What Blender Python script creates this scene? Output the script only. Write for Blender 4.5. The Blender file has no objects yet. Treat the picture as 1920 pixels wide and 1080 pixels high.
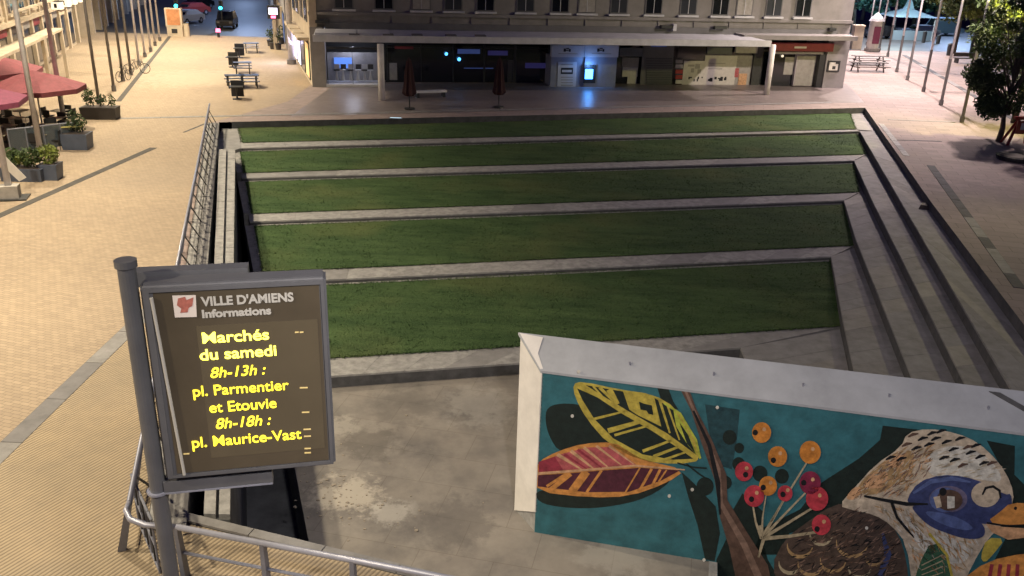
import bpy, bmesh, math, random
from mathutils import Vector, Matrix
from mathutils.geometry import tessellate_polygon
random.seed(7)
SC = bpy.context.scene
COL = SC.collection
PI = math.pi

# ------------------------------------------------------------------ camera, sky, exposure
F_PX, PITCH, ROLL, CH = 1612.0, math.radians(21.65), math.radians(1.8), 9.0
_c, _s = math.cos(ROLL), math.sin(ROLL)
FW = Vector((0, math.cos(PITCH), -math.sin(PITCH)))
_R = Vector((1, 0, 0)); _U = Vector((0, math.sin(PITCH), math.cos(PITCH)))
RT = _R * _c + _U * _s
UP = _U * _c - _R * _s
cam_d = bpy.data.cameras.new('camera')
cam_d.sensor_width = 36.0
cam_d.lens = 36.0 * F_PX / 1920.0
cam_d.clip_end = 2000
cam = bpy.data.objects.new('camera', cam_d)
COL.objects.link(cam)
m = Matrix((RT, UP, -FW)).transposed().to_4x4()
m.translation = Vector((0, 0, CH))
cam.matrix_world = m
SC.camera = cam

world = bpy.data.worlds.new('World'); SC.world = world; world.use_nodes = True
wn = world.node_tree
bg = wn.nodes['Background']
sky = wn.nodes.new('ShaderNodeTexSky'); sky.sky_type = 'NISHITA'; sky.sun_disc = False
sky.sun_elevation = math.radians(-3.0); sky.sun_rotation = math.radians(250); sky.air_density = 1.0; sky.ozone_density = 7.0
wn.links.new(sky.outputs[0], bg.inputs[0]); bg.inputs[1].default_value = 1.2
SC.view_settings.view_transform = 'Standard'
SC.view_settings.look = 'None'
SC.view_settings.exposure = 0.12
SC.view_settings.gamma = 1.0
SC.view_settings.use_curve_mapping = False

# photograph-pixel ray helpers: where a ray meets real surfaces (ground levels, walls)
def ray(px, py): return FW * F_PX + RT * (px - 960) - UP * (py - 540)
def G(px, py, z=0.0):
    d = ray(px, py); t = (z - CH) / d.z
    return Vector((d.x * t, d.y * t, z))
def onplane(px, py, p0, n):
    d = ray(px, py); o = Vector((0, 0, CH)); t = (Vector(p0) - o).dot(n) / d.dot(n)
    return o + d * t

# ------------------------------------------------------------------ materials
MATS = {}
def mat(name, col, rough=.7, metal=0, var=.0, scale=3.0, bump=0, bscale=None, col2=None, emit=None, estr=1.0, trans=0, stretch=None, spec=.5):
    if name in MATS: return MATS[name]
    M = bpy.data.materials.new(name); M.use_nodes = True
    nt = M.node_tree; b = nt.nodes['Principled BSDF']; L = nt.links
    b.inputs['Base Color'].default_value = (*col, 1); b.inputs['Roughness'].default_value = rough
    b.inputs['Metallic'].default_value = metal
    b.inputs['Specular IOR Level'].default_value = spec
    if trans: b.inputs['Transmission Weight'].default_value = trans
    if emit:
        b.inputs['Emission Color'].default_value = (*emit, 1); b.inputs['Emission Strength'].default_value = estr
    if var or bump:
        tc = nt.nodes.new('ShaderNodeTexCoord'); mp = nt.nodes.new('ShaderNodeMapping')
        L.new(tc.outputs['Object'], mp.inputs[0])
        if stretch: mp.inputs['Scale'].default_value = stretch
    if var:
        n1 = nt.nodes.new('ShaderNodeTexNoise'); n1.inputs['Scale'].default_value = scale; n1.inputs['Detail'].default_value = 8
        n1.inputs['Roughness'].default_value = .65
        L.new(mp.outputs[0], n1.inputs['Vector'])
        r = nt.nodes.new('ShaderNodeMapRange'); r.inputs[1].default_value = .3; r.inputs[2].default_value = .7
        L.new(n1.outputs[0], r.inputs[0])
        mx = nt.nodes.new('ShaderNodeMix'); mx.data_type = 'RGBA'
        c2 = col2 if col2 else tuple(c * (1 - var) for c in col)
        c1 = col if col2 else tuple(min(1, c * (1 + var * .6)) for c in col)
        mx.inputs[6].default_value = (*c2, 1); mx.inputs[7].default_value = (*c1, 1)
        L.new(r.outputs[0], mx.inputs[0]); L.new(mx.outputs[2], b.inputs['Base Color'])
    if bump:
        n2 = nt.nodes.new('ShaderNodeTexNoise'); n2.inputs['Scale'].default_value = bscale or scale * 6; n2.inputs['Detail'].default_value = 5
        L.new(mp.outputs[0], n2.inputs['Vector'])
        bm_ = nt.nodes.new('ShaderNodeBump'); bm_.inputs['Strength'].default_value = bump; bm_.inputs['Distance'].default_value = .02
        L.new(n2.outputs[0], bm_.inputs['Height']); L.new(bm_.outputs[0], b.inputs['Normal'])
    MATS[name] = M; return M

def layered(name, c1, c2, c3, s1, s2, rough=.8, rib=None, brick=None, bump=.3, joint=.5):
    """paving: two noise scales, optional ribs (angle, period) or brick joints"""
    M = bpy.data.materials.new(name); M.use_nodes = True
    nt = M.node_tree; b = nt.nodes['Principled BSDF']; L = nt.links; N = nt.nodes.new
    b.inputs['Roughness'].default_value = rough
    tc = N('ShaderNodeTexCoord')
    na = N('ShaderNodeTexNoise'); na.inputs['Scale'].default_value = s1; na.inputs['Detail'].default_value = 6; L.new(tc.outputs['Object'], na.inputs['Vector'])
    nb = N('ShaderNodeTexNoise'); nb.inputs['Scale'].default_value = s2; nb.inputs['Detail'].default_value = 8; nb.inputs['Roughness'].default_value = .7; L.new(tc.outputs['Object'], nb.inputs['Vector'])
    ra = N('ShaderNodeMapRange'); ra.inputs[1].default_value = .35; ra.inputs[2].default_value = .65; L.new(na.outputs[0], ra.inputs[0])
    rb = N('ShaderNodeMapRange'); rb.inputs[1].default_value = .4; rb.inputs[2].default_value = .75; L.new(nb.outputs[0], rb.inputs[0])
    m1 = N('ShaderNodeMix'); m1.data_type = 'RGBA'; m1.inputs[6].default_value = (*c1, 1); m1.inputs[7].default_value = (*c2, 1); L.new(ra.outputs[0], m1.inputs[0])
    m2 = N('ShaderNodeMix'); m2.data_type = 'RGBA'; m2.inputs[7].default_value = (*c3, 1); L.new(m1.outputs[2], m2.inputs[6])
    mu = N('ShaderNodeMath'); mu.operation = 'MULTIPLY'; mu.inputs[1].default_value = .6; L.new(rb.outputs[0], mu.inputs[0]); L.new(mu.outputs[0], m2.inputs[0])
    out = m2.outputs[2]; hsrc = nb.outputs[0]
    if rib or brick:
        mp = N('ShaderNodeMapping'); mp.vector_type = 'POINT'; L.new(tc.outputs['Object'], mp.inputs[0])
        mp.inputs['Rotation'].default_value = (0, 0, (rib or brick)[0])
    if rib:
        w = N('ShaderNodeTexWave'); w.inputs['Scale'].default_value = 1.0 / rib[1] / 1.0 * .314; w.inputs['Distortion'].default_value = 0.15
        w.inputs['Detail'].default_value = 1
        L.new(mp.outputs[0], w.inputs['Vector'])
        m3 = N('ShaderNodeMix'); m3.data_type = 'RGBA'; m3.blend_type = 'MULTIPLY'; m3.inputs[0].default_value = 1
        rr = N('ShaderNodeMapRange'); rr.inputs[1].default_value = .1; rr.inputs[2].default_value = .6; rr.inputs[3].default_value = .55; rr.inputs[4].default_value = 1
        L.new(w.outputs[1], rr.inputs[0]); L.new(out, m3.inputs[6])
        L.new(rr.outputs[0], m3.inputs[7]); out = m3.outputs[2]; hsrc = w.outputs[1]
    if brick:
        br = N('ShaderNodeTexBrick'); br.inputs['Scale'].default_value = 1; br.inputs['Brick Width'].default_value = brick[1]; br.inputs['Row Height'].default_value = brick[2]
        br.inputs['Mortar Size'].default_value = brick[3]; br.inputs['Color1'].default_value = (1, 1, 1, 1); br.inputs['Color2'].default_value = (.82 if joint < .6 else .92,) * 3 + (1,)
        br.inputs['Mortar'].default_value = (joint, joint * .97, joint * .93, 1)
        L.new(mp.outputs[0], br.inputs['Vector'])
        m3 = N('ShaderNodeMix'); m3.data_type = 'RGBA'; m3.blend_type = 'MULTIPLY'; m3.inputs[0].default_value = 1
        L.new(out, m3.inputs[6]); L.new(br.outputs[0], m3.inputs[7]); out = m3.outputs[2]
    L.new(out, b.inputs['Base Color'])
    bp = N('ShaderNodeBump'); bp.inputs['Strength'].default_value = bump; bp.inputs['Distance'].default_value = .015
    L.new(hsrc, bp.inputs['Height']); L.new(bp.outputs[0], b.inputs['Normal'])
    MATS[name] = M; return M

layered('tan_sett', (.40, .31, .215), (.34, .265, .19), (.29, .225, .165), .22, 3.0, rib=None, brick=(math.radians(17), .22, .11, .006))
layered('ribbed', (.40, .31, .20), (.34, .27, .18), (.26, .21, .15), .5, 3.0, rib=(math.radians(28), .075), bump=.5)
layered('rose_paving', (.33, .255, .235), (.27, .215, .20), (.2, .165, .155), .18, 2.0, rough=.8, brick=(math.radians(14), 1.2, .6, .012))
layered('back_paving', (.25, .21, .205), (.21, .18, .175), (.17, .145, .14), .2, 2.0, rough=.38, brick=(math.radians(12), .8, .4, .01))
layered('asphalt', (.055, .057, .06), (.07, .07, .075), (.04, .04, .045), .1, 6, rough=.55)
layered('stage_stone', (.25, .225, .20), (.135, .125, .12), (.36, .33, .29), .7, 1.3, rough=.7, brick=(math.radians(12), 1.5, 1.1, .008), joint=.74, bump=.45)
mat('stone', (.245, .24, .24), .75, var=.28, scale=2.2, bump=.3)
mat('stone_b', (.225, .218, .216), .75, var=.3, scale=2.6, bump=.3)
mat('stone_c', (.25, .238, .23), .7, var=.3, scale=1.7, bump=.3)
mat('kerb_pale', (.31, .305, .30), .75, var=.4, scale=4, bump=.3)
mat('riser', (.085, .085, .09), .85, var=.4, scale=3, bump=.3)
mat('concrete_dark', (.15, .155, .165), .9, var=.4, scale=1.5, bump=.4)
mat('joint', (.07, .065, .06), .9, var=.3)
mat('band_grey', (.17, .165, .17), .8, var=.3, scale=2, bump=.25)
mat('facade_stone', (.26, .245, .24), .85, var=.18, scale=1.2, bump=.25)
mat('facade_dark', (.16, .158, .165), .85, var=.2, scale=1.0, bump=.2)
mat('warm_stone', (.52, .44, .34), .85, var=.22, scale=1.2, bump=.2)
mat('canopy_grey', (.58, .58, .62), .6, var=.2, scale=1.5)
mat('white_paint', (.72, .69, .66), .6, var=.14, scale=2, bump=.1)
mat('roof_grey', (.38, .395, .43), .75, var=.2, scale=1.1, bump=.15)
mat('metal_blue', (.20, .21, .26), .45, metal=.2, var=.2, scale=5)
mat('metal_dark', (.045, .047, .05), .45, metal=.3, var=.2, scale=6)
mat('steel', (.30, .31, .38), .4, metal=.35, var=.15, scale=8)
mat('mast_paint', (.55, .54, .58), .5, metal=.2, var=.15, scale=4)
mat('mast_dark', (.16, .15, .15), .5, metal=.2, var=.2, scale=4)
mat('sign_grey', (.125, .125, .135), .5, metal=.25, var=.15, scale=3)
mat('sign_face', (.085, .068, .046), .3, var=.2, scale=1.2)
mat('sign_glass', (.105, .085, .055), .2, var=.15, scale=.7)
mat('led', (.9, .7, .05), .5, emit=(1, .80, .03), estr=2.2)
mat('led_pale', (.9, .8, .05), .5, emit=(1, .92, .10), estr=3.4)
mat('led_dim', (.5, .4, .2), .5, emit=(.9, .6, .15), estr=.35)
mat('letter_grey', (.42, .40, .36), .6)
mat('logo_white', (.62, .55, .5), .6)
mat('logo_red', (.38, .12, .09), .6, var=.3, scale=30)
mat('glass_dark', (.012, .014, .018), .08, spec=.8)
mat('glass_mid', (.05, .055, .065), .1, spec=.8)
mat('interior', (.02, .02, .022), .8)
mat('maroon', (.22, .03, .035), .6, var=.2)
mat('parasol_red', (.23, .06, .075), .8, var=.25, scale=4)
mat('parasol_plum', (.22, .05, .10), .8, var=.25, scale=4)
mat('parasol_closed', (.035, .008, .011), .85, var=.3, scale=6)
mat('planter_blue', (.08, .10, .15), .5, var=.2)
mat('planter_dark', (.05, .045, .045), .6, var=.2)
mat('wood_dark', (.06, .045, .04), .7, var=.3, stretch=(1, 8, 8))
mat('chair_black', (.02, .021, .024), .5)
mat('table_pale', (.35, .31, .22), .5, var=.2)
mat('yellow_board', (.55, .50, .18), .6)
mat('leaf_dark', (.035, .065, .02), .7, var=.5, scale=2)
mat('leaf_mid', (.05, .085, .022), .7, var=.4, scale=2)
mat('leaf_light', (.16, .20, .035), .65, var=.4, scale=2)
mat('leaf_blue', (.045, .13, .095), .7, var=.5, scale=1)
mat('bark', (.10, .085, .07), .9, var=.4, scale=6, bump=.6)
mat('car_black', (.012, .012, .015), .25, metal=.2)
mat('car_white', (.5, .52, .55), .3)
mat('car_red', (.25, .03, .03), .3)
mat('tyre', (.015, .015, .015), .9)
mat('poster_white', (.60, .57, .53), .7, var=.12, scale=4)
mat('poster_grey', (.35, .33, .31), .7, var=.2, scale=4)
mat('ink', (.02, .02, .025), .7)
mat('ink_red', (.35, .04, .04), .7)
mat('bank_white', (.58, .58, .62), .5, var=.08)
mat('bank_panel', (.27, .28, .34), .5, var=.15, scale=2)
mat('shutter', (.085, .09, .10), .5, metal=.3, var=.1)
mat('shutter_pale', (.42, .38, .40), .5, var=.12)
mat('furniture_white', (.55, .56, .6), .5)
mat('screen_blue', (.05, .1, .3), .4, emit=(.12, .28, .9), estr=.85)
mat('atm_glow', (.1, .3, .8), .4, emit=(.05, .32, 1.0), estr=9)
mat('blue_dot', (.1, .3, .6), .4, emit=(.08, .4, .95), estr=3.0)
mat('blue_dim', (.05, .1, .3), .4, emit=(.10, .16, .5), estr=.16)
mat('violet_dim', (.05, .1, .3), .4, emit=(.12, .08, .4), estr=.08)
mat('head_white', (.9, .9, .9), .4, emit=(.9, .95, 1), estr=14)
mat('cyan_lamp', (.1, .8, .8), .4, emit=(.03, .85, 1), estr=7)
mat('red_lamp', (.8, .1, .1), .4, emit=(1, .12, .25), estr=5)
mat('lit_white', (.8, .8, .9), .4, emit=(.75, .72, 1), estr=2.2)
mat('lit_warm', (.8, .6, .3), .4, emit=(1, .62, .25), estr=.55)
mat('lit_pale', (.8, .75, .6), .4, emit=(1, .85, .62), estr=1.0)
mat('lamp_warm', (1, .8, .5), .4, emit=(1, .70, .36), estr=6)
mat('ground_light', (.6, .8, .9), .4, emit=(.55, .8, 1), estr=.7)
mat('orange_board', (.50, .22, .10), .6, var=.4, scale=3)
mat('grime', (.30, .26, .21), .8)

def grass_mat():
    M = bpy.data.materials.new('grass'); M.use_nodes = True; nt = M.node_tree; b = nt.nodes['Principled BSDF']; L = nt.links; N = nt.nodes.new
    b.inputs['Roughness'].default_value = .9; b.inputs['Specular IOR Level'].default_value = .2
    tc = N('ShaderNodeTexCoord'); mp = N('ShaderNodeMapping'); mp.inputs['Rotation'].default_value = (0, 0, -math.radians(12)); mp.inputs['Scale'].default_value = (.35, 1.6, 1)
    L.new(tc.outputs['Object'], mp.inputs[0])
    n1 = N('ShaderNodeTexNoise'); n1.inputs['Scale'].default_value = 1.1; n1.inputs['Detail'].default_value = 9; n1.inputs['Roughness'].default_value = .72; L.new(mp.outputs[0], n1.inputs['Vector'])
    n2 = N('ShaderNodeTexNoise'); n2.inputs['Scale'].default_value = .25; n2.inputs['Detail'].default_value = 4; L.new(tc.outputs['Object'], n2.inputs['Vector'])
    n3 = N('ShaderNodeTexNoise'); n3.inputs['Scale'].default_value = 22; n3.inputs['Detail'].default_value = 4; L.new(tc.outputs['Object'], n3.inputs['Vector'])
    r1 = N('ShaderNodeValToRGB'); e = r1.color_ramp.elements
    e[0].position = .34; e[0].color = (.030, .062, .022, 1); e[1].position = .68; e[1].color = (.075, .125, .046, 1)
    L.new(n1.outputs[0], r1.inputs[0])
    m1 = N('ShaderNodeMix'); m1.data_type = 'RGBA'; m1.inputs[7].default_value = (.135, .145, .055, 1)
    q = N('ShaderNodeMapRange'); q.inputs[1].default_value = .5; q.inputs[2].default_value = .75; q.inputs[4].default_value = .55; L.new(n2.outputs[0], q.inputs[0]); L.new(q.outputs[0], m1.inputs[0]); L.new(r1.outputs[0], m1.inputs[6])
    m2 = N('ShaderNodeMix'); m2.data_type = 'RGBA'; m2.blend_type = 'MULTIPLY'; m2.inputs[0].default_value = 1
    q2 = N('ShaderNodeMapRange'); q2.inputs[1].default_value = .3; q2.inputs[2].default_value = .65; q2.inputs[3].default_value = .78; q2.inputs[4].default_value = 1.15
    L.new(n3.outputs[0], q2.inputs[0]); L.new(m1.outputs[2], m2.inputs[6]); L.new(q2.outputs[0], m2.inputs[7]); L.new(m2.outputs[2], b.inputs['Base Color'])
    bp = N('ShaderNodeBump'); bp.inputs['Strength'].default_value = 1; bp.inputs['Distance'].default_value = .05; L.new(n3.outputs[0], bp.inputs['Height']); L.new(bp.outputs[0], b.inputs['Normal'])
    MATS['grass'] = M
grass_mat()

def wear(mname, spots):
    """worn pale / dirty patches of their own shape on a ground material: (x, y, radius, colour, amount)"""
    M = MATS[mname]; nt = M.node_tree; L = nt.links; N = nt.nodes.new; b = nt.nodes['Principled BSDF']
    tc = N('ShaderNodeTexCoord'); nz = N('ShaderNodeTexNoise'); nz.inputs['Scale'].default_value = 2.3; nz.inputs['Detail'].default_value = 10; nz.inputs['Roughness'].default_value = .75
    L.new(tc.outputs['Object'], nz.inputs['Vector'])
    for (x, y, rad, col, amt) in spots:
        src = b.inputs['Base Color'].links[0].from_socket
        sb_ = N('ShaderNodeVectorMath'); sb_.operation = 'DISTANCE'; cb = N('ShaderNodeCombineXYZ'); sx = N('ShaderNodeSeparateXYZ'); L.new(tc.outputs['Object'], sx.inputs[0]); L.new(sx.outputs[0], cb.inputs[0]); L.new(sx.outputs[1], cb.inputs[1])
        L.new(cb.outputs[0], sb_.inputs[0]); sb_.inputs[1].default_value = (x, y, 0)
        f = N('ShaderNodeMapRange'); f.inputs[1].default_value = rad; f.inputs[2].default_value = rad * .15; f.inputs[3].default_value = 0; f.inputs[4].default_value = .45; L.new(sb_.outputs['Value'], f.inputs[0])
        ad = N('ShaderNodeMath'); ad.operation = 'ADD'; L.new(f.outputs[0], ad.inputs[0]); L.new(nz.outputs[0], ad.inputs[1])
        th = N('ShaderNodeMapRange'); th.inputs[1].default_value = .74; th.inputs[2].default_value = .88; th.inputs[4].default_value = amt; L.new(ad.outputs[0], th.inputs[0])
        mx = N('ShaderNodeMix'); mx.data_type = 'RGBA'; L.new(th.outputs[0], mx.inputs[0]); L.new(src, mx.inputs[6]); mx.inputs[7].default_value = (*col, 1); L.new(mx.outputs[2], b.inputs['Base Color'])
sp_ = []
for (px, py, rad, col, amt) in ((650, 930, 1.5, (.46, .42, .36), .75), (740, 960, 1.0, (.42, .40, .37), .6), (690, 830, 1.6, (.10, .09, .08), .55), (850, 980, 1.8, (.11, .10, .095), .5), (900, 760, 2.2, (.40, .38, .35), .35), (1150, 1040, 1.4, (.36, .34, .31), .5), (760, 760, 2.0, (.11, .10, .09), .4), (640, 800, 1.0, (.44, .41, .36), .5)):
    p_ = G(px, py, -2.1); sp_.append((p_.x, p_.y, rad, col, amt))
wear('stage_stone', sp_)
wear('tan_sett', [(-20, 24, 5, (.25, .20, .15), .35), (-14, 34, 6, (.26, .21, .16), .3), (-22, 60, 9, (.46, .38, .29), .4), (-12, 14, 4, (.27, .21, .16), .3)])
wear('rose_paving', [(22, 34, 8, (.17, .14, .13), .5), (20, 24, 6, (.16, .135, .125), .5), (33, 60, 9, (.42, .33, .30), .4)])

# ------------------------------------------------------------------ mesh helpers
class MB:
    def __init__(s): s.v = []; s.f = []; s.mi = []; s.mats = []
    def _m(s, m):
        if m is None: return 0
        if m not in s.mats: s.mats.append(m)
        return s.mats.index(m)
    def add(s, vs, fs, m=None):
        k = len(s.v); s.v += [tuple(v) for v in vs]; i = s._m(m)
        for f in fs: s.f.append(tuple(k + a for a in f)); s.mi.append(i)
        return s
    def quad(s, a, b, c, d, m=None): return s.add([a, b, c, d], [(0, 1, 2, 3)], m)
    def hexa(s, b, t, m=None):
        n = len(b); fs = [tuple(reversed(range(n))), tuple(range(n, 2 * n))]
        fs += [(i, (i + 1) % n, n + (i + 1) % n, n + i) for i in range(n)]
        return s.add(list(b) + list(t), fs, m)
    def prism(s, poly, z0, z1, m=None):
        return s.hexa([(p[0], p[1], z0) for p in poly], [(p[0], p[1], z1) for p in poly], m)
    def box(s, x0, x1, y0, y1, z0, z1, m=None): return s.prism([(x0, y0), (x1, y0), (x1, y1), (x0, y1)], z0, z1, m)
    def tube(s, pts, r, n=8, m=None, cap=True):
        pts = [Vector(p) for p in pts]; rs = r if isinstance(r, (list, tuple)) else [r] * len(pts)
        vs = []; 
        for i, p in enumerate(pts):
            t = (pts[min(i + 1, len(pts) - 1)] - pts[max(i - 1, 0)]).normalized()
            a = t.cross(Vector((0, 0, 1)) if abs(t.z) < .95 else Vector((1, 0, 0))).normalized(); b = t.cross(a)
            for j in range(n):
                q = 2 * PI * j / n; vs.append(p + (a * math.cos(q) + b * math.sin(q)) * rs[i])
        fs = []
        for i in range(len(pts) - 1):
            for j in range(n):
                fs.append((i * n + j, i * n + (j + 1) % n, (i + 1) * n + (j + 1) % n, (i + 1) * n + j))
        if cap: fs += [tuple(range(n)), tuple(range((len(pts) - 1) * n, len(pts) * n))]
        return s.add(vs, fs, m)
    def disc(s, c, r, n=20, z=None, m=None):
        return s.add([(c[0] + r * math.cos(2 * PI * i / n), c[1] + r * math.sin(2 * PI * i / n), c[2]) for i in range(n)], [tuple(range(n))], m)
    def build(s, name, m=None, parent=None, smooth=False, loc=None):
        me = bpy.data.meshes.new(name); me.from_pydata(s.v, [], s.f)
        ms = s.mats if s.mats else [m]
        for q in ms: me.materials.append(MATS[q] if isinstance(q, str) else q)
        if len(ms) > 1:
            for p, i in zip(me.polygons, s.mi): p.material_index = i
        bm = bmesh.new(); bm.from_mesh(me); bmesh.ops.recalc_face_normals(bm, faces=bm.faces); bm.to_mesh(me); bm.free()
        if smooth:
            for p in me.polygons: p.use_smooth = True
        o = bpy.data.objects.new(name, me); COL.objects.link(o)
        if parent: o.parent = parent
        if loc: o.location = loc
        return o
def tag(o, label=None, cat=None, group=None, kind=None):
    if label: o['label'] = label
    if cat: o['category'] = cat
    if group: o['group'] = group
    if kind: o['kind'] = kind
    return o
def empty(name, loc=(0, 0, 0), rz=0, label=None, cat=None, group=None):
    o = bpy.data.objects.new(name, None); COL.objects.link(o); o.location = loc; o.rotation_euler = (0, 0, rz)
    return tag(o, label, cat, group)
def copy_tree(o, parent=None):
    c = o.copy(); COL.objects.link(c)
    if parent: c.parent = parent
    for ch in list(o.children): copy_tree(ch, c)
    return c
def struct(o, label=None): o['kind'] = 'structure'; 
def sheet(name, loops, z, m):
    """flat polygon with holes"""
    L3 = [[Vector((p[0], p[1], 0)) for p in l] for l in loops]
    tris = tessellate_polygon(L3); flat = [p for l in L3 for p in l]
    mb = MB(); mb.v = [(p.x, p.y, z) for p in flat]
    for t in tris:
        a, b, c = [flat[i] for i in t]
        t = t if (b - a).cross(c - a).z > 0 else t[::-1]
        mb.f.append(tuple(t)); mb.mi.append(0)
    me = bpy.data.meshes.new(name); me.from_pydata(mb.v, [], mb.f); me.materials.append(MATS[m])
    o = bpy.data.objects.new(name, me); COL.objects.link(o); o['kind'] = 'structure'
    return o
def V2(p): return Vector((p[0], p[1]))
def inter(p, d, q, e):
    den = d.x * e.y - d.y * e.x; w = q - p
    t = (w.x * e.y - w.y * e.x) / den
    return p + d * t
def lerp(a, b, t): return a + (b - a) * t

# ------------------------------------------------------------------ sunken green: lines
Z = [0, -.35, -.70, -1.05, -1.40, -1.75, -2.10]
TW0, TWD = Vector((-3.85, 13.9)), Vector((-.358, 1))       # top line of the trench's east wall
FAR = 6.0; WFAR = 15.2
def line2(px_a, px_b, z): return V2(G(*px_a, z)), V2(G(*px_b, z))
backs = [((408, 229), (1622, 202), Z[0]), ((436, 278), (1612, 246), Z[1]), ((447, 334), (1601, 301), Z[2]),
         ((457, 416), (1582, 376), Z[3]), ((600, 525), (1558, 481), Z[4]), ((620, 706), (985, 684), Z[5])]
wings = [[(1622, 202), (1747, 380), (1893, 573)], [(1612, 246), (1690, 380), (1800, 567)], [(1601, 301), (1637, 380), (1735, 573)],
         [(1582, 376), (1605, 450), (1663, 593)], [(1558, 481), (1580, 600), (1600, 690)]]
BL, BR, NR = [], [], []                        # back-left, back-right, near-right points of each riser line
for k, (a, b, z) in enumerate(backs):
    p, q = line2(a, b, z)
    BL.append(inter(p, q - p, TW0, TWD)); BR.append(q)
wing_pts = []
for k, w in enumerate(wings):
    pts = [V2(G(*p, Z[k])) for p in w]
    d = (pts[-1] - pts[-2]); d = d / abs(d.y)
    ff = FAR if k == 0 else WFAR
    pts.append(pts[-1] + d * (pts[-1].y - ff)); wing_pts.append(pts)
E5 = V2(G(1388, 652, Z[5]))
p5, q5 = line2((620, 706), (985, 684), Z[5])
fl = Vector((.22, -1)).normalized()
wing_pts.append([E5, E5 + Vector((-.4, -E5.y + WFAR))])
BR[5] = E5
# trench + wall lines at plaza level
T1L = (V2(G(350, 950)), V2(G(410, 232)))      # plaza coping edge
W_L = (V2(G(385, 950)), V2(G(412, 279)))
W_R = (V2(G(430, 950)), V2(G(440, 279)))
NEAR_Y0 = V2(G(331, 985)); NEAR_D = (V2(G(820, 1078)) - V2(G(455, 990)))
near0 = V2(G(455, 992))
def on(line, y): a, b = line; return lerp(a, b, (y - a.y) / (b.y - a.y))
NL = inter(T1L[0], T1L[1] - T1L[0], near0, NEAR_D)
A_near = wing_pts[0][-1]
near_right = inter(near0, NEAR_D, A_near, Vector((0, 1)))
NRp = near0 + NEAR_D.normalized() * 14.5
BL0 = inter(*[V2(G(408, 229)), V2(G(1622, 202)) - V2(G(408, 229))], T1L[0], T1L[1] - T1L[0])
hole = [NL, NRp, A_near] + list(reversed(wing_pts[0][:-1])) + [BL0]

# ------------------------------------------------------------------ ground sheets
BUILD_E = Vector((35.83, 6.92)).normalized()
base = sheet('ground', [[(-400, -40), (400, -40), (400, 900), (-400, 900)], hole], -.008, 'rose_paving')
# left street paving (tan)
SL = lambda y: -20.3 - .2965 * (y - 40) - 3.0      # street's left line x at y
railx = lambda y: -5.95 - .3 * (y - 11)
left_poly = [(-60, -20), (-4.2, -20), (-5.0, 8.0), V2(G(232, 1031)), V2(G(388, 232)), V2(G(560, 232)), V2(G(560, 168)), (-13.9, 58.6), (-18.3, 72), (-27, 87.5), (-60, 87.5)]
sheet('street_paving', [[(-60, 0.5), (-3.0, 0.5)] + [V2(G(360, 1075)), V2(G(232, 1031)), V2(G(388, 232)), V2(G(540, 190)), (-13.9, 58.8), (-18.3, 72), (-24, 87.5), (-60, 87.5)]], -.004, 'tan_sett')
# ribbed paving bottom left, right of the stone band
band_a, band_b = V2(G(0, 850)), V2(G(240, 620))
bd = (band_b - band_a).normalized()
rb0 = band_a - bd * 8; rb1 = band_b + bd * 1.6
corner = V2(G(229, 1031))
sheet('ribbed_paving', [[rb0, (rb0.x, 2.0), (6, 2.0), near0 + NEAR_D.normalized() * 9.5, near0, NL + Vector((-.02, 0)), NL + (T1L[1] - T1L[0]).normalized() * 4.5, rb1]], .0, 'ribbed')
# back paving in front of the shops
sheet('back_pavement', [[V2(G(545, 218)), V2(G(1620, 192)), V2(G(1590, 158)), (23, 68), (-12.4, 59)]], -.001, 'back_paving')
# asphalt beyond
sheet('road', [[(-60, 87.5), (-24, 87.5), (-36, 130), (-110, 400), (-200, 400)]], .0, 'asphalt')
sheet('side_road', [[(30, 92), (150, 112), (150, 190), (20, 190)]], .0, 'asphalt')

# stone bands (pieces)
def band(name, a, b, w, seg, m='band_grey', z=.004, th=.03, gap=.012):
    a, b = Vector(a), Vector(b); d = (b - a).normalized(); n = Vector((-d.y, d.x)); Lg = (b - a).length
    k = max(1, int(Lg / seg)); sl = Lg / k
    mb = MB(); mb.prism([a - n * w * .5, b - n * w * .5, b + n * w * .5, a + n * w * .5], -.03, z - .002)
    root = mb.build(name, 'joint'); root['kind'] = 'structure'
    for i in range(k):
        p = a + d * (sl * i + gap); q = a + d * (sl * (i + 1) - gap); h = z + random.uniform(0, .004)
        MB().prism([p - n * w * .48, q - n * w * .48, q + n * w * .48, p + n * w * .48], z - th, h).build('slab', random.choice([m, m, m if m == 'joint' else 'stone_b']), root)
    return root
band('stone_band', rb0, rb1, .42, 1.6)
sl_a, sl_b = V2(G(0, 404)), V2(G(288, 277))
band('drain_band', sl_a - (sl_b - sl_a) * .6, sl_b, .34, 1.5, 'joint')
band('gutter_band', V2(G(222, 190)), V2(G(320, 66)), .3, 2.2, 'joint')
band('cross_band', V2(G(222, 222)), V2(G(1560, 192)), .35, 2.0, 'stone_b')
band('kerb_band', V2(G(345, 248)), V2(G(384, 232)), .12, 1.0, 'riser')
band('plaza_band', V2(G(1695, 103)), V2(G(1990, 275)), .45, 2.0, 'riser')
band('plaza_joint_band', V2(G(1665, 224)), V2(G(1790, 229)), .2, 2.0, 'riser')
band('plaza_joint_band', V2(G(1670, 262)), V2(G(1765, 265)), .2, 2.0, 'riser')
band('step_shade_band', V2(G(1745, 310)), V2(G(1912, 540)), .35, 1.2, 'riser')  # dark slabs: shade along the steps put into their colour
band('pale_band', V2(G(1652, 232)), V2(G(1700, 292)), .3, 1.2, 'kerb_pale')

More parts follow.
